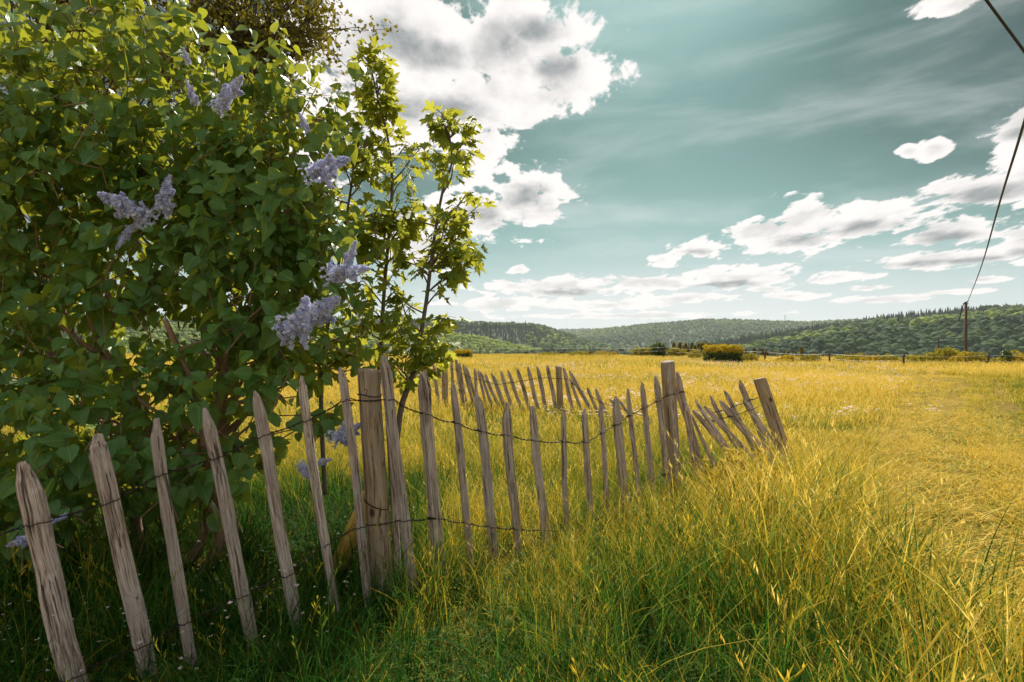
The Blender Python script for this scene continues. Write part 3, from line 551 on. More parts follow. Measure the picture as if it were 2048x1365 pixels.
def wire_run(root, pts, hw, twists=4, r0=.0019, name='wire', ext=None):
    pts = [np.array(p) for p in pts]; hw = list(hw)
    if ext: pts = [pts[0]+(pts[0]-pts[1])*ext]+pts; hw = [0]+hw
    b = MB()
    for sgn in (1, -1):
        path = []
        for i in range(len(pts)-1):
            a, c = pts[i], pts[i+1]; L = np.linalg.norm(c-a); t = np.linspace(0, 1, 27)[:-1] if i < len(pts)-2 else np.linspace(0, 1, 27)
            tang = (c-a)/L; n = np.array((tang[1], -tang[0], 0)); n /= np.linalg.norm(n)+1e-9; up = np.array((0, 0, 1.0))
            d0 = t*L; d1 = (1-t)*L
            s0 = np.exp(-(d0/(hw[i]*1.15+.006))**4) if hw[i] else 0*t; s1 = np.exp(-(d1/(hw[i+1]*1.15+.006))**4) if hw[i+1] else 0*t
            ph = 2*math.pi*twists*t; amp = .0024+s0*(hw[i]*.62+.004)+s1*(hw[i+1]*.62+.004)
            sag = -.012*(4*t*(1-t))*min(1, L/.2)
            q = a*(1-t)[:, None]+c*t[:, None]+sgn*amp[:, None]*(np.cos(ph*(1-np.maximum(s0, s1)))[:, None]*n)+(sgn*.0024*np.sin(ph)*(1-np.maximum(s0, s1))-sgn*.003*np.maximum(s0, s1))[:, None]*up
            q[:, 2] += sag; path.append(q)
        b.tube(np.concatenate(path), r0, 5)
    return b.build(name, MT['wire'], root)
wire_run(front, wt, hw, ext=1.2); wire_run(front, wb, hw, ext=1.2)
# tie wires and staples on the stout post
b = MB(); pc = P(740, 790, 2.36); th = np.linspace(2.2, 6.6, 20)
b.tube(np.stack((pc[0]+.049*np.cos(th), pc[1]+.049*np.sin(th), pc[2]+.006*np.sin(th*2)), 1), .0022, 5)
b.tube([pc+np.array((.0, -.06, .005)), pc+np.array((.008, -.075, .022)), pc+np.array((-.004, -.07, .03))], .0018, 5); ties = [b.build('tie_wire', MT['wire'], front)]
b = MB(); pc = P(754, 1008, 2.36); b.tube(np.stack((pc[0]+.049*np.cos(th), pc[1]+.049*np.sin(th), pc[2]-.02*np.cos(th)), 1), .0026, 5); ties.append(b.build('tie_wire', MT['wire'], front))
for o in ties: o.parent = stout; o.matrix_parent_inverse = stout.matrix_basis.inverted()

coll = empty('collapsed_paling_fence', tuple(P(1575, 930, 4.6)), 'collapsed run of grey pales slumped left beside a leaning post', 'fence')
CF = [((1389,802),(1440,875),4.05,10),((1386,820),(1446,893),3.95,10),((1408,812),(1478,886),4.15,11),((1439,801),(1505,880),4.3,15),((1486,799),(1560,904),4.5,13)]
CB = [((1420,792),(1449,850),4.6,9),((1449,782),(1478,840),4.75,9),((1479,760),(1534,896),4.75,12)]
for i, (tip, low, d, w) in enumerate(CF+CB): stick('pale', coll, tip, low, d, w, 200+i, (-.2, -1, .1))
stick('pale', coll, (1391, 852), (1424, 915), 3.95, 6, 212, (-.2, -1, 0)); stick('pale', coll, (1383, 830), (1416, 905), 3.9, 7, 213, (-.2, -1, 0))
stick('post', coll, (1519, 757), (1576, 925), 4.6, 25, 214, (-.1, -1, 0), True, zlow=-.25, label='round grey post leaning left at the fence corner')
wire_run(coll, [P(1412, 826, 4.5), P(1437, 822, 4.6), P(1468, 812, 4.7), P(1500, 799, 4.75), P(1515, 795, 4.58)], [0, .018, .018, .022, .0], 5, .0022)
wire_run(coll, [P(1395, 832, 4.02), P(1424, 842, 4.15), P(1440, 836, 4.2), P(1462, 831, 4.3), P(1500, 818, 4.5), P(1513, 815, 4.56)], [0, .02, .0, .028, .025, 0], 5, .0022)

back = empty('back_paling_fence', tuple(P(1118, 830, 8.4)), 'far side of the paling fence, slim pales leaning left across the meadow', 'fence')
BF = [((902,722),(906,790),6),((911,720),(924,790),8),((918,726),(931,795),6),((926,729),(942,797),6),((932,735),(950,792),7),((950,737),(954,790),7),((955,741),(970,800),5),((962,744),(980,801),6),((969,748),(996,810),6),((983,747),(1006,804),7),((1001,743),(1018,795),7.5),((1016,741),(1037,800),7.5),((1034,738),(1056,806),7.5),((1055,734),(1072,800),7.5),((1075,733),(1089,803),7.5),((1094,731),(1110,812),7),
 ((1128,736),(1145,818),7),((1138,742),(1183,820),8),((1141,756),(1160,815),6.5),((1174,775),(1198,832),6),((1190,779),(1222,845),7.5),((1220,797),(1252,848),7),((1238,800),(1270,850),6),((1283,818),(1306,856),7)]
def db(u): return np.interp(u, [880, 1118, 1560], [9.2, 8.4, 4.7])
bw, bh = [], []
for i, (tip, low, w) in enumerate(BF):
    d = db((tip[0]+low[0])/2); stick('pale', back, tip, low, d, w*1.08, 300+i, (.05, -1, 0))
    vv = np.interp(tip[0], [900, 930, 985, 1034, 1075, 1128, 1190, 1290], [735, 752, 769, 762, 755, 757, 803, 835]); uu = tip[0]+(low[0]-tip[0])*(vv-tip[1])/(low[1]-tip[1]); bw.append(P(uu, vv, d)); bh.append(w/F*d*.5)
stick('post', back, (1117, 733), (1121, 818), 8.45, 13, 340, (0, -1, 0), True, zlow=-.4); stick('post', back, (889, 710), (890, 790), 9.3, 12.5, 341, (0, -1, 0), True, zlow=-.4)
for j, u in enumerate((868, 850, 836)): stick('pale', back, (u, 728+j*4), (u+6, 790), 9.5, 7, 350+j)
wire_run(back, bw, bh, 3, .0032)

# ------------------------------------------------------------------ leaves
def lilac_leaf_base(fold=.16, droop=.35, seed=0):
    ts = np.array([0, .07, .2, .38, .58, .78, .92, 1.0]); ws = np.array([.06, .30, .435, .45, .355, .205, .075, 0.0])
    v = []
    for t, w in zip(ts, ws):
        z = -droop*t*t*.6; y = t-(.06 if t == .07 else 0)*0
        v += [(-w, y-(.05 if .01 < t < .1 else 0), z+fold*w*1.6-.10*w*w), (0, y, z), (w, y-(.05 if .01 < t < .1 else 0), z+fold*w*1.6-.10*w*w)]
    f = []
    for i in range(len(ts)-1):
        a = i*3; f += [(a, a+1, a+4), (a, a+4, a+3), (a+1, a+2, a+5), (a+1, a+5, a+4)]
    return np.array(v)*np.array((1.0, 1, 1)), f
def maple_leaf_base(seed=0):
    r = np.random.default_rng(seed); lob = [(-100, .42), (-48, .78), (0, 1.0), (48, .78), (100, .42)]; out = [(0.06, -.02)]
    pts = [(0, -.05)]; 
    seq = []
    for i, (a, l) in enumerate(lob):
        for da, m in ((-19, .62), (-10, .74), (0, 1), (10, .74), (19, .62)): seq.append((a+da, l*m))
        if i < 4: seq.append(((a+lob[i+1][0])/2, .40))
    for a, l in seq: pts.append((math.sin(math.radians(a))*l*.72, .30+math.cos(math.radians(a))*l*.70))
    v = [(0, .28, 0)]+[(x, y, -.22*x*x-.18*y*y+.05*r.normal()) for x, y in pts]; n = len(v)
    f = [(0, i+1 if i+1 < n else 1, i) for i in range(1, n)]; return np.array(v), f
def pick_front(pos, sc, nmax, cell=9.0):
    d = pos[:, 1]; u = U0+pos[:, 0]/d*F; v = V0-(pos[:, 2]-CZ)/d*F; ok = (u > 5) & (u < 2040) & (v > 5) & (v < 1200) & (d > .5)
    key = (np.floor(u/2/cell)*4096+np.floor(v/2/cell)).astype(int); order = np.lexsort((d, key)); first = np.ones(len(d), bool); ko = key[order]; first[1:] = ko[1:] != ko[:-1]
    fr = order[first]; fr = fr[ok[fr]]; fr = fr[np.argsort(-(sc[fr]/d[fr]))][:nmax]; m = np.zeros(len(d), bool); m[fr] = True; return m
def plant_leaves(root, bases, pos, B, sc, rnd, mat, nparts=300, cell=9.0):
    """the leaves that show largest are parts, the rest one mass"""
    m = pick_front(pos, sc, nparts, cell); protos = [mesh('leaf', bv, bf, mat, {'lx': np.asarray(bv)[:, 0], 'ly': np.asarray(bv)[:, 1]}) for bv, bf in bases]
    for i in np.nonzero(m)[0]:
        o = bpy.data.objects.new('leaf', protos[i % len(protos)]); COL.objects.link(o); o.parent = root
        o.matrix_parent_inverse = Matrix.Translation(-Vector(root.location)); o.matrix_basis = pos_m(pos[i], B[i], sc[i])
    base = np.array(root.location); vs_, fs, at, n0, ax_, ay_ = [], [], [], 0, [], []
    for j, (bv, bf) in enumerate(bases):
        w = np.nonzero(~m)[0]; w = w[w % len(bases) == j]
        v = (np.einsum('nij,mj->nmi', B[w], bv)*sc[w][:, None, None]+pos[w][:, None]-base).reshape(-1, 3); f = (np.asarray(bf)[None]+(np.arange(len(w))*len(bv))[:, None, None]).reshape(-1, 3)+n0
        vs_.append(v); fs.append(f); at.append(np.repeat(rnd[w], len(bv))); n0 += len(v); ax_.append(np.tile(np.asarray(bv)[:, 0], len(w))); ay_.append(np.tile(np.asarray(bv)[:, 1], len(w)))
    o = link('foliage', mesh('foliage', np.concatenate(vs_), np.concatenate(fs), mat, {'rnd': np.concatenate(at), 'lx': np.concatenate(ax_), 'ly': np.concatenate(ay_)}), root, base); tag(o, kind='stuff')

# ---- lilac bush
rb = np.random.default_rng(77)
lil_base = np.array((-1.75, 2.95, 0.0)); lilac = empty('lilac_bush', lil_base, 'large lilac bush with heart-shaped leaves and blue-violet flower heads behind the fence', 'lilac')
ELL = [((-1.95, 3.05, 1.30), (1.15, .62, .98), 1.0), ((-1.25, 2.80, 1.55), (.58, .42, .55), .8), ((-2.0, 3.0, 2.25), (1.12, .60, .62), 1.0), ((-1.30, 2.95, 2.02), (.52, .40, .42), .6), ((-2.0, 2.45, .62), (.85, .36, .50), 1.2), ((-1.25, 2.6, .80), (.50, .28, .38), .9), ((-2.6, 3.1, 1.4), (.9, .9, 1.5), .8), ((-1.05, 2.75, 1.25), (.42, .32, .35), .45)]
ends, outs = [], []
tot_w = sum(e[1][0]*e[1][2]*e[2] for e in ELL)
for c, rd, wgt in ELL:
    n = int(3000*rd[0]*rd[2]*wgt/tot_w); d = rdirs(n, rb); d[:, 1] -= .35; d /= np.linalg.norm(d, axis=1, keepdims=True)
    s = rb.uniform(.25, 1.05, n)**.5; lump = 1+.10*np.sin(d[:, 0]*7+c[0]*9)+.10*np.cos(d[:, 2]*8+c[2]*7)
    ends.append(np.array(c)+d*np.array(rd)*(s*lump)[:, None]); outs.append(d/np.array(rd))
ends = np.concatenate(ends); outs = np.concatenate(outs); outs /= np.linalg.norm(outs, axis=1, keepdims=True)
uu = U0+ends[:, 0]/ends[:, 1]*F; vv_ = V0-(ends[:, 2]-CZ)/ends[:, 1]*F
thin = (vv_ > 610) & (vv_ < 880) & (fbm(uu, vv_, 120, 31) > .46); low = vv_ > np.interp(uu, [0, 250, 480, 600, 720], [1110, 1060, 980, 900, 800])+rb.uniform(-60, 30, len(uu))
fencey = np.where(ends[:, 0] < -.57, 2.3+.75*(ends[:, 0]+.57), 2.3+.88*(ends[:, 0]+.57))+.16
keep = ~(thin & (rb.uniform(0, 1, len(uu)) < .62)) & ~low & (ends[:, 1] > fencey); ends, outs = ends[keep], outs[keep]
# stems and limbs
def wander(a, b, n, amp, r): 
    t = np.linspace(0, 1, n)[:, None]; q = a*(1-t)+b*t; q[1:-1] += r.normal(size=(n-2, 3))*amp; return q
stems = []
for k in range(9):
    a = lil_base+np.array((rb.uniform(-.45, .55), rb.uniform(-.05, .25), -.1)); tip = lil_base+np.array((rb.uniform(-1.0, .6), rb.uniform(-.1, .4), rb.uniform(1.0, 1.9)))
    if k == 0: tip = P(170, 600, 2.55); a = P(300, 900, 2.75); a[2] = -.05
    if k == 1: tip = P(455, 690, 2.55); a = P(340, 1000, 2.7); a[2] = -.05
    if k == 2: tip = P(330, 640, 2.5); a = P(400, 1000, 2.65); a[2] = -.05
    q = spline(wander(a, tip, 5, .07, rb), 5); b = MB(); b.tube(q, np.linspace(.030, .011, len(q)), 8); stems.append(q)
    for j in range(6):
        i0 = rb.integers(len(q)//3, len(q)-2); e = q[i0]+np.array((rb.uniform(-.4, .4), rb.uniform(-.2, .25), rb.uniform(.05, .4))); w = spline(wander(q[i0], e, 4, .03, rb), 4); b.tube(w, np.linspace(.013, .004, len(w)), 6); stems.append(w)
    b.build('stem', MT['bark'], lilac)
skel = np.concatenate(stems)
tw = MB(); lp, lt, ln, ls = [], [], [], []
for e, o in zip(ends, outs):
    g = o*.5+np.array((0, 0, .45))+rb.normal(size=3)*.35; g /= np.linalg.norm(g); L = rb.uniform(.10, .22); a = e-g*L
    if rb.uniform() < .55: tw.tube([a-g*.06, a+g*L*.5, e], [.0032, .0026, .0018], 4, cap=False)
    side = np.cross(g, rb.normal(size=3)); side /= np.linalg.norm(side); s2 = np.cross(g, side); npair = rb.integers(2, 4)
    for k in range(npair):
        pp = a+g*L*(k+1)/npair; ax = side if k % 2 else s2; fs_ = (.036+.060*rb.uniform())*(1.0 if k < npair-1 else .8)
        for sg in (1, -1):
            pe = sg*ax*.6+g*.35+o*.25+rb.normal(size=3)*.15; p0 = pp+pe/np.linalg.norm(pe)*.022
            hang = sg*ax*.5+o*.45+np.array((0, 0, -.75))+g*.2+rb.normal(size=3)*.42
            nn = o*.9+np.array((0, -.25, .55))+sg*ax*.35+rb.normal(size=3)*.62
            lp.append(p0); lt.append(hang); ln.append(nn); ls.append(fs_)
tw.build('twigs', MT['bark'], lilac)['kind'] = 'stuff'
lp, lt, ln, ls = map(np.array, (lp, lt, ln, ls))
plant_leaves(lilac, [lilac_leaf_base(.16, .35), lilac_leaf_base(.45, .8), lilac_leaf_base(.06, .2), lilac_leaf_base(.30, -.25), lilac_leaf_base(.25, 1.1)], lp, frames(lt, ln), ls, rb.uniform(0, 1, len(lp)), MT['lilac_leaf'])
# ---- lilac flower heads
def panicle(seed):
    r = np.random.default_rng(seed); P_, D_ = [], []
    lobes = [((0, 0, 0), (0, 1, 0), 1.0, .23)]+[((0, .12+.12*k, 0), (math.cos(k*2.4+seed)*.75, .75, math.sin(k*2.4+seed)*.75), .34, .12) for k in range(4)]
    for a, ax, L, ra in lobes:
        a, ax = np.array(a, float), np.array(ax, float); ax /= np.linalg.norm(ax); x = np.cross(ax, (.3, .2, .9)); x /= np.linalg.norm(x); y = np.cross(ax, x); n = int(380*L*(ra/.23)**.6)
        t = r.uniform(0, 1, n)**.85; th = r.uniform(0, 6.283, n); rad = ra*np.sqrt(np.clip(1-t, 0, 1))*(.85+.25*np.sin(t*17+th*3))*r.uniform(.8, 1.05, n)
        dr = np.cos(th)[:, None]*x+np.sin(th)[:, None]*y; P_.append(a+ax*(t*L)[:, None]+dr*rad[:, None]); D_.append(dr+ax*(.2+.8*t)[:, None])
    P_, D_ = np.concatenate(P_), np.concatenate(D_); n = len(P_)
    fl = [(0, 0, -.15)]; ff_ = []
    for k in range(4):
        a = k*math.pi/2; c, s = math.cos(a), math.sin(a); i = len(fl); fl += [(c*.5-s*.36, s*.5+c*.36, .08), (c*.95, s*.95, .02), (c*.5+s*.36, s*.5-c*.36, .08)]; ff_ += [(0, i+2, i+1), (0, i+1, i), (0, i, i+1)][:2]
    B = frames(rdirs(n, r), D_+rdirs(n, r)*.25); return leaves_mesh('flower_head', fl, ff_, P_, B, r.uniform(.036, .054, n), np.clip(r.normal(.4, .25, n), 0, .98), MT['petal'])
pan = [panicle(900+i) for i in range(4)]
FL = [((300,440),(198,388),2.12,1.0),((322,432),(340,352),2.12,.95),((290,438),(250,470),2.15,.75),((262,455),(232,500),2.2,.7),((432,222),(484,154),2.26,.9),((392,212),(372,160),2.26,.8),((378,130),(366,95),2.32,.9),((612,352),(698,318),2.36,1.0),((640,345),(668,378),2.36,.8),((648,552),(738,538),2.34,.95),((690,540),(712,482),2.36,.8),((655,545),(665,520),2.36,.7),
 ((565,668),(676,598),2.28,1.1),((590,655),(562,692),2.28,.85),((605,655),(612,700),2.26,.85),((600,660),(548,650),2.3,.8),((662,880),(722,850),2.42,1.1),((680,880),(715,895),2.42,.9),((600,925),(622,962),2.3,1.0),((628,930),(664,918),2.32,.7),((80,1072),(14,1092),1.9,1.0),((135,1030),(95,1050),2.0,.8),((616,266),(598,226),2.42,.9)]
for i, (a, c, d, fat) in enumerate(FL):
    p0, p1 = P(a[0], a[1], d), P(c[0], c[1], d-.03); ax = p1-p0; L = np.linalg.norm(ax)*1.0; ax /= np.linalg.norm(ax); x = np.cross(ax, (.1, 1, .1)); x /= np.linalg.norm(x); z = np.cross(x, ax)
    m = pos_m(p0, np.stack((x*fat, ax, z*fat), 1), L); link('flower_head', pan[i % 4], lilac, mat4=m)

# ---- maple saplings
def sapling(label, trunk, d, env, nb, seed, r0=.019):
    r = np.random.default_rng(seed); pts = np.array([P(u, v, d+dd) for u, v, dd in trunk]); base = pts[0].copy(); q = spline(pts, 8)
    t = empty('maple_sapling', base, label, 'tree'); b = MB(); b.tube(q, np.linspace(r0, .004, len(q)), 8, cap=True); b.build('trunk', MT['bark2'], t)
    br = MB(); pos, td, nn, sc = [], [], [], []
    zc = np.array([V0-(p[2]-CZ)/p[1]*F for p in q])
    for k in range(nb):
        i0 = r.integers(int(len(q)*.22), len(q)-1); p = q[i0]; wd = np.interp(zc[i0], [e[0] for e in env], [e[1] for e in env])/F*d
        th = r.uniform(0, 6.283); L = wd*r.uniform(.6, 1.1)+.025; e = p+np.array((math.cos(th)*L, math.sin(th)*L*.8, L*r.uniform(.35, .95)+.03)); w = spline(wander(p, e, 4, .012, r), 4); br.tube(w, np.linspace(.0055, .002, len(w)), 5, cap=False)
        for f_ in np.linspace(.3, 1, 3+int(L*14)):
            c = w[min(len(w)-1, int(f_*(len(w)-1)))]
            for s_ in (1, -1):
                ou = np.array((math.cos(th+s_*1.2), math.sin(th+s_*1.2), .3))+r.normal(size=3)*.35; pe = c+ou/np.linalg.norm(ou)*r.uniform(.025, .06); br.tube([c, pe], [.0014, .0011], 3, cap=False)
                pos.append(pe); td.append(ou*.7+np.array((0, 0, -.45))+r.normal(size=3)*.25); nn.append(np.array((0, 0, 1.0))+ou*.5+r.normal(size=3)*.55); sc.append(r.uniform(.065, .12))
    for p in q[-6:]:
        for s_ in range(3): ou = r.normal(size=3); pos.append(p+ou*.02); td.append(ou+np.array((0, 0, .3))); nn.append(r.normal(size=3)+np.array((0, -.4, 1))); sc.append(r.uniform(.06, .095))
    br.build('branches', MT['bark2'], t); pos, td, nn, sc = map(np.array, (pos, td, nn, sc))
    plant_leaves(t, [maple_leaf_base(1), maple_leaf_base(2), maple_leaf_base(3)], pos, frames(td, nn), sc, r.uniform(0, 1, len(pos)), MT['maple_leaf'], 300, 6.0)
sapling('slender maple sapling with a dark leaning trunk, beyond the stout fence post', [(782,1010,.0),(800,830,0),(822,760,0),(836,700,0),(853,600,.02),(868,480,.05),(886,380,.05),(904,320,.05),(893,240,.05)], 3.25, [(200, 22), (300, 40), (400, 75), (520, 95), (650, 95), (760, 70)], 46, 1)
sapling('taller maple sapling with a bare grey mid stem and feathery tip', [(748,980,0),(757,760,0),(762,680,0),(770,560,0),(784,380,0),(776,280,.02),(754,190,.04),(737,112,.05)], 3.5, [(90, 10), (250, 16), (330, 75), (450, 85), (600, 105), (700, 90)], 44, 2, .017)
sapling('bushy maple sapling crowding against the right edge of the lilac', [(650,990,0),(642,800,0),(648,700,0),(672,560,0),(695,420,0),(706,340,0),(701,275,.02)], 3.35, [(220, 30), (350, 75), (500, 95), (700, 90)], 42, 3, .015)

# ---- fine-leaved tree behind the lilac
def small_tree(label, base, crown_c, rad, n, seed):
    r = np.random.default_rng(seed); base = np.array(base, float); cc = np.array(crown_c, float); rad = np.array(rad, float); t = empty('birch_tree', base, label, 'tree')
    b = MB(); q = spline(wander(base-np.array((0, 0, .2)), cc+np.array((0, 0, rad[2]*.9)), 6, .08, r), 6); b.tube(q, np.linspace(.11, .015, len(q)), 8); b.build('trunk', MT['dbark'], t)
    b = MB(); ends = []
    for k in range(60):
        i0 = r.integers(len(q)//4, len(q)-2); dd = rdirs(1, r)[0]; dd[2] = abs(dd[2])*.8+.1; e = cc+dd*rad*r.uniform(.6, 1.0); 
        if e[2] < q[i0][2]-.1: continue
        w = spline(wander(q[i0], e, 5, .09, r), 4); b.tube(w, np.linspace(.028, .005, len(w)), 5, cap=False)
        for m_ in range(7):
            s = w[r.integers(len(w)//3, len(w))]; e2 = s+r.normal(size=3)*np.array((.3, .3, .2)); b.tube([s, (s+e2)/2+r.normal(size=3)*.03, e2], [.006, .004, .0025], 4, cap=False); ends += [s*(1-f_)+e2*f_ for f_ in (.4, .7, 1.0)]
    b.build('branches', MT['dbark'], t); ends = np.array(ends); idx = r.integers(0, len(ends), n); pos = ends[idx]+r.normal(size=(n, 3))*.07
    td = r.normal(size=(n, 3))+np.array((0, 0, -.6)); me = leaves_mesh('crown', *QUAD, pos, frames(td, r.normal(size=(n, 3))), r.uniform(.035, .065, n), r.uniform(0, 1, n), MT['birch_leaf'], base)
    tag(link('crown', me, t, base), kind='stuff')
small_tree('fine-leaved brownish tree rising above the lilac', (-3.6, 6.9, 0), (-3.35, 6.8, 4.75), (1.45, 1.2, 1.5), 12000, 5)
small_tree('second fine-leaved tree deep behind the lilac', (-6.2, 7.4, 0), (-5.8, 7.2, 4.6), (1.9, 1.3, 1.9), 8000, 6)

# ------------------------------------------------------------------ grass
def clump(n, L, spread, w, lean, seed, heads=0.0, segs=5):
    r = np.random.default_rng(seed); V, Fc, rn, tp = [], [], [], []; k = 0
    for i in range(n):
        h = L*r.uniform(.5, 1.12); az_ = r.uniform(0, 6.283); bx, by = r.normal(size=2)*spread; le = lean*r.uniform(.25, 1.3)*h; cv = r.uniform(1.4, 2.8); wi = w*r.uniform(.55, 1.25); fa = az_+r.uniform(-.9, .9)+1.57
        head = r.uniform() < heads; 
        if head: wi *= .38; h *= 1.22; le *= .7
        rv = r.uniform(0, 1)
        for s in range(segs+1):
            t = s/segs; o = le*t**cv; z = h*(t-.18*lean*t**3); wd = wi*(1-t**1.8)*(.75+.5*t) if not head else wi*(1-.5*t)
            cx, cy = bx+math.cos(az_)*o, by+math.sin(az_)*o
            V += [(cx-math.cos(fa)*wd/2, cy-math.sin(fa)*wd/2, z), (cx+math.cos(fa)*wd/2, cy+math.sin(fa)*wd/2, z)]; rn += [rv+(.25 if head else 0)]*2; tp += [t, t]
            if s: a = k+2*s; Fc += [(a-2, a-1, a+1), (a-2, a+1, a)]
        k += 2*(segs+1)
        if head:
            for j in range(11):
                t = .72+.30*j/10; o = le*min(t, 1)**cv; z = h*(t-.18*lean*t**3); cx, cy = bx+math.cos(az_)*o, by+math.sin(az_)*o; a = r.uniform(0, 6.283); sp = h*.042*(1.15-abs(j/10-.35)); dx, dy = math.cos(a), math.sin(a); ww = .0032 if w < .009 else w*.33
                V += [(cx, cy, z), (cx+dx*sp*.5-dy*ww, cy+dy*sp*.5+dx*ww, z+sp*.7), (cx+dx*sp*.5+dy*ww, cy+dy*sp*.5-dx*ww, z+sp*.55), (cx+dx*sp, cy+dy*sp, z+sp*1.3)]; Fc += [(k, k+1, k+2), (k+1, k+3, k+2)]; rn += [rv+.30]*4; tp += [1]*4; k += 4
    return proto('grass_clump', mesh('grass_clump', V, Fc, MT['grass'], {'rnd': rn, 'tp': tp}))
CL_T = [clump(13, 1.15, .14, .017, .85, 700+i, .03, 6) for i in range(4)]+[clump(11, 1.1, .11, .011, .55, 710+i, .22, 6) for i in range(3)]     # scaled by height in metres
CL_S = [clump(22, 1.0, .40, .035, .9, 720+i, .0, 4) for i in range(4)]                                                                        # short trodden turf
CL_M = [clump(20, 1.0, .42, .035, .45, 730+i, .35, 4) for i in range(5)]                                                                       # meadow
CL_F = [clump(26, 1.0, 1.1, .085, .35, 740+i, .3, 3) for i in range(4)]                                                                        # far meadow
ALL = CL_T+CL_S+CL_M+CL_F
fx_ = np.array([P((a[0]+c[0])/2, 1000, dl((a[0]+c[0])/2))[:2] for a, c, *_ in FR]+[(2.05, 4.6), (1.5, 6.2), (.7, 8.4), (-1.05, 9.2)])
def fence_dist(x, y):
    best = np.full(x.shape, 99.0)
    for a, c in zip(fx_[:-1], fx_[1:]):
        ab = c-a; t = np.clip(((x-a[0])*ab[0]+(y-a[1])*ab[1])/(ab@ab), 0, 1); best = np.minimum(best, np.hypot(x-a[0]-ab[0]*t, y-a[1]-ab[1]*t))
    return best
def sward(n, d0, d1, kmax=1.12):
    d = np.sqrt(R.uniform(d0**2, d1**2, n)); k = R.uniform(-kmax, kmax, n); return k*d, d
def field(x, y):
    """height of the sward in metres and its dryness 0 green .. 1 straw"""
    fd = fence_dist(x, y); fy = np.where(x < -.57, 2.3+.75*(x+.57), 2.3+.88*(x+.57)); fore = y < fy; n1 = fbm(x, y, .8, 41); n2 = .6*fbm(x, y, 3.5, 45)+.4*fbm(x, y, 11, 48)
    inside = (~fore) & (x < np.interp(y, [2, 4.6, 8.4, 9.5], [2.0, 2.0, .95, -1])) & (y < np.interp(x, [-6, -1, .95, 2], [9.4, 9.3, 8.4, 4.7]))
    right = x > np.interp(y, [0, 1.8, 2.4, 3.2, 5, 6], [1.25, 1.45, 1.75, 2.0, 2.3, 2.0])+(n1-.5)*.5
    H = np.full(x.shape, .19)+.12*(n2-.4); T = .73+.75*(n2-.5)+.28*(n1-.5)
    T = np.where(inside, .56+.6*(n2-.5)+.5*(n1-.5), T); H = np.where(inside, .17+.14*n1, H)
    tall = fore & ~right & (y < 5); H = np.where(tall, np.interp(x, [-1.5, -1.1, -.7, -.25, .15, .5, 1.4], [.13, .15, .24, .26, .32, .44, .46])*(.6+.8*n1)*np.maximum(np.interp(fd, [0, .25, 1.0], [.42, .55, 1.0]), np.interp(x, [-.25, .1], [.95, 0])), H); T = np.where(tall, .41+.85*(n1-.5)+.22*np.clip((x-.3)/1.2, -.6, 1), T)
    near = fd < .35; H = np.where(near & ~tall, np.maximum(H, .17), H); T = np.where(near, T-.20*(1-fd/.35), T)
    px = np.interp(y, [0, 1.2, 2.6, 5.5, 9, 16], [1.3, 1.75, 2.6, 4.6, 7.2, 13]); path = right & (np.abs(x-px) < .95+.15*y*.3); H = np.where(path, .04+.09*n1, H); T = np.where(path, .78+.35*(n1-.5), T)
    sh = right & ~path & (y < 7); H = np.where(sh, .13+.08*n1, H)
    dk = np.clip((x-.70*y-.6)/2.0, 0, 1)*np.clip((y-5)/3, 0, 1)*np.clip((20-y)/6, 0, 1); H = H+.16*dk*n1; T = T-dk*(.10+.45*n1)
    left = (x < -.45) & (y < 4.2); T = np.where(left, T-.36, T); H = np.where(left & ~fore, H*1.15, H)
    return H, np.clip(T, .02, 1.0), path | sh
def lay(name, label, n, d0, d1, kind, kmax=1.12):
    x, y = sward(n, d0, d1, kmax); H, T, short = field(x, y); z = gz(x, y)
    H = np.where(y < 1.25, H*np.clip(y/1.25, .45, 1), H); idx = np.zeros(n, int); r = R.uniform(0, 1, n)
    if kind == 'near': idx = np.where(short, 7+R.integers(0, 4, n), np.where(r < np.clip(T*.75, .1, .6), 4+R.integers(0, 3, n), R.integers(0, 4, n)))
    elif kind == 'mid': idx = np.where(short, 7+R.integers(0, 4, n), 11+R.integers(0, 5, n))
    else: idx = 16+R.integers(0, 4, n)
    h = H*R.uniform(.75, 1.25, n)*np.interp(y, [15, 40], [1, .75]); hor = np.where(idx < 7, h*.85, np.where(idx < 11, np.maximum(h, .14), np.where(idx < 16, np.maximum(h, .30), np.maximum(h, .30))))
    bare = (x < -.5) & (y < 3.6) & (R.uniform(0, 1, n) < .30)
    pc_ = np.interp(y, [0, 1.2, 2.6, 5.5, 9, 16], [1.3, 1.75, 2.6, 4.6, 7.2, 13]); rut = short & (np.abs(np.abs(x-pc_-.15)-.48) < .17+.08*fbm(x, y, .6, 71)) & (R.uniform(0, 1, n) < .8); g = ~bare & ~rut
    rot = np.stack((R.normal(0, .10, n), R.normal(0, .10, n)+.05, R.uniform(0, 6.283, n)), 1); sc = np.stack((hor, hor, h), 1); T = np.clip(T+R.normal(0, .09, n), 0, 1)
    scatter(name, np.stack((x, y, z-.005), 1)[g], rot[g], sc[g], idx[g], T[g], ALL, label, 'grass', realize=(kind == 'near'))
lay('tall_grass', 'tall tangled green and straw-coloured grass around the fence', 11000, .75, 6.5, 'near', 1.2)
lay('meadow_grass', 'golden meadow grass beyond the fence', 21000, 6.0, 22, 'mid')
lay('far_meadow_grass', 'fine golden grass of the distant field', 26000, 20, 64, 'far')
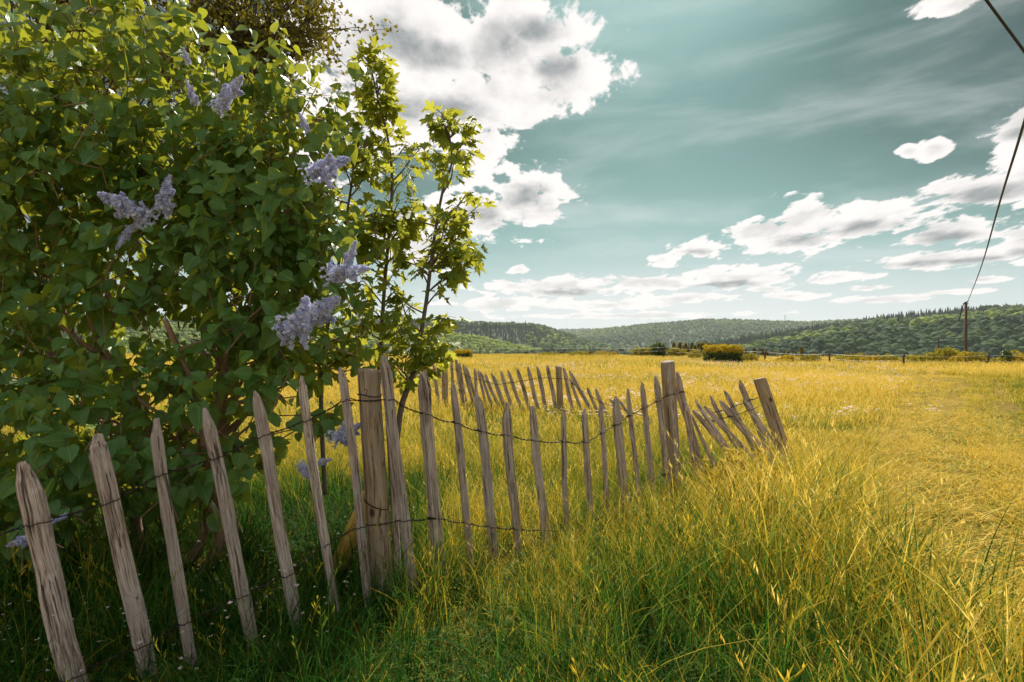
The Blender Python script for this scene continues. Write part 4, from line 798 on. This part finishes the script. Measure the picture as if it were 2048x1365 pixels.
# thin turf under the tall blades so that no bare soil shows
x, y = sward(9000, .6, 9.0, 1.2); H, T, short = field(x, y); h = .07+.04*R.uniform(0, 1, len(x)); hor = np.full(len(x), .26)
pc_ = np.interp(y, [0, 1.2, 2.6, 5.5, 9, 16], [1.3, 1.75, 2.6, 4.6, 7.2, 13]); rut = short & (np.abs(np.abs(x-pc_-.15)-.48) < .18); h = np.where(rut, h*.35, h)
scatter('turf', np.stack((x, y, gz(x, y)-.004), 1), np.stack((x*0, x*0, R.uniform(0, 6.28, len(x))), 1), np.stack((hor, hor, h), 1), 7+R.integers(0, 4, len(x)), np.clip(np.where(short, T, T-.22), 0, 1), ALL, 'short turf between the tall grass stems', 'grass')  # tint lowered between tall stems: shade of the gaps put into the colour

# ---- wild flowers in the meadow, weeds
def flower_proto(seed, n, sp):
    r = np.random.default_rng(seed); V, Fc = [], []; k = 0
    for i in range(n):
        c = np.array((r.normal()*sp, r.normal()*sp, r.uniform(.75, 1.1)))
        for j in range(4):
            a = j*1.571+r.uniform(0, .5); e = np.array((math.cos(a), math.sin(a), .35)); s = np.array((-math.sin(a), math.cos(a), 0)); V += [c, c+e*.07+s*.045, c+e*.11, c+e*.07-s*.045]; Fc += [(k, k+1, k+2), (k, k+2, k+3)]; k += 4
    return proto('cuckoo_flower', mesh('cuckoo_flower', V, Fc, MT['pink'], {'rnd': r.uniform(0, 1, len(V))}))
fps = [flower_proto(800+i, 5, .25) for i in range(3)]
x, y = sward(4200, 7, 30, .75); g = (fbm(x, y, 2.6, 61) > .54) & (x > -1.5) & (R.uniform(0, 1, len(x)) < np.clip(1.4-x/y*1.2, .25, 1)); x, y = x[g], y[g]; s = R.uniform(.17, .30, len(x))
scatter('meadow_flowers', np.stack((x, y, gz(x, y)), 1), np.stack((x*0, x*0, R.uniform(0, 6.28, len(x))), 1), np.stack((s, s, s), 1), R.integers(0, 3, len(x)), x*0, fps, 'pale pink meadow flowers scattered over the golden field', 'flowers')
x = R.uniform(-2.0, -.5, 260); y = np.where(x < -.57, 2.3+.75*(x+.57), 2.3)+R.uniform(-.35, .6, 260); s = R.uniform(.05, .085, 260)
scatter('stitchwort', np.stack((x, y, gz(x, y)+R.uniform(.0, .22, 260)), 1), np.stack((x*0-.3, x*0, R.uniform(0, 6.28, 260)), 1), np.stack((s*.8, s*.8, s), 1), R.integers(0, 3, 260), x*0, [flower_proto(820+i, 1, .1) for i in range(3)], 'tiny white flowers in the shade under the lilac', 'flowers')
for i, (u, v, d, h) in enumerate([(1462, 1000, 3.2, .34), (1500, 960, 3.5, .36), (1440, 930, 3.7, .3), (1520, 1030, 3.1, .28), (1475, 920, 3.9, .3), (1540, 965, 3.6, .24)]):
    r = np.random.default_rng(950+i); c = P(u, v, d); c[2] = float(gz(c[0], c[1])); t = empty('golden_weed', c, 'yellow-leaved weed in the tall grass by the collapsed pales', 'weed', 'yellow-leaved weeds by the collapsed pales'); b = MB(); pos, td = [], []
    for k in range(5):
        e = c+np.array((r.normal()*.07, r.normal()*.07, h*r.uniform(.75, 1.15))); q = spline(wander(c, e, 4, .012, r), 4); b.tube(q, np.linspace(.0035, .0015, len(q)), 5)
        for p in q[3:]:
            for s_ in (1, -1): a = r.uniform(0, 6.28); pos.append(p); td.append((math.cos(a), math.sin(a), .25))
    b.build('stem', MT['bramble_leaf'], t); pos, td = np.array(pos), np.array(td); me = leaves_mesh('leaves', *lilac_leaf_base(.2, .4), pos, frames(td, np.tile((0, -.2, 1.0), (len(pos), 1))+r.normal(size=(len(pos), 3))*.4), r.uniform(.035, .06, len(pos)), r.uniform(0, 1, len(pos)), MT['gold_leaf'], c)
    tag(link('leaves', me, t, c), kind='stuff')
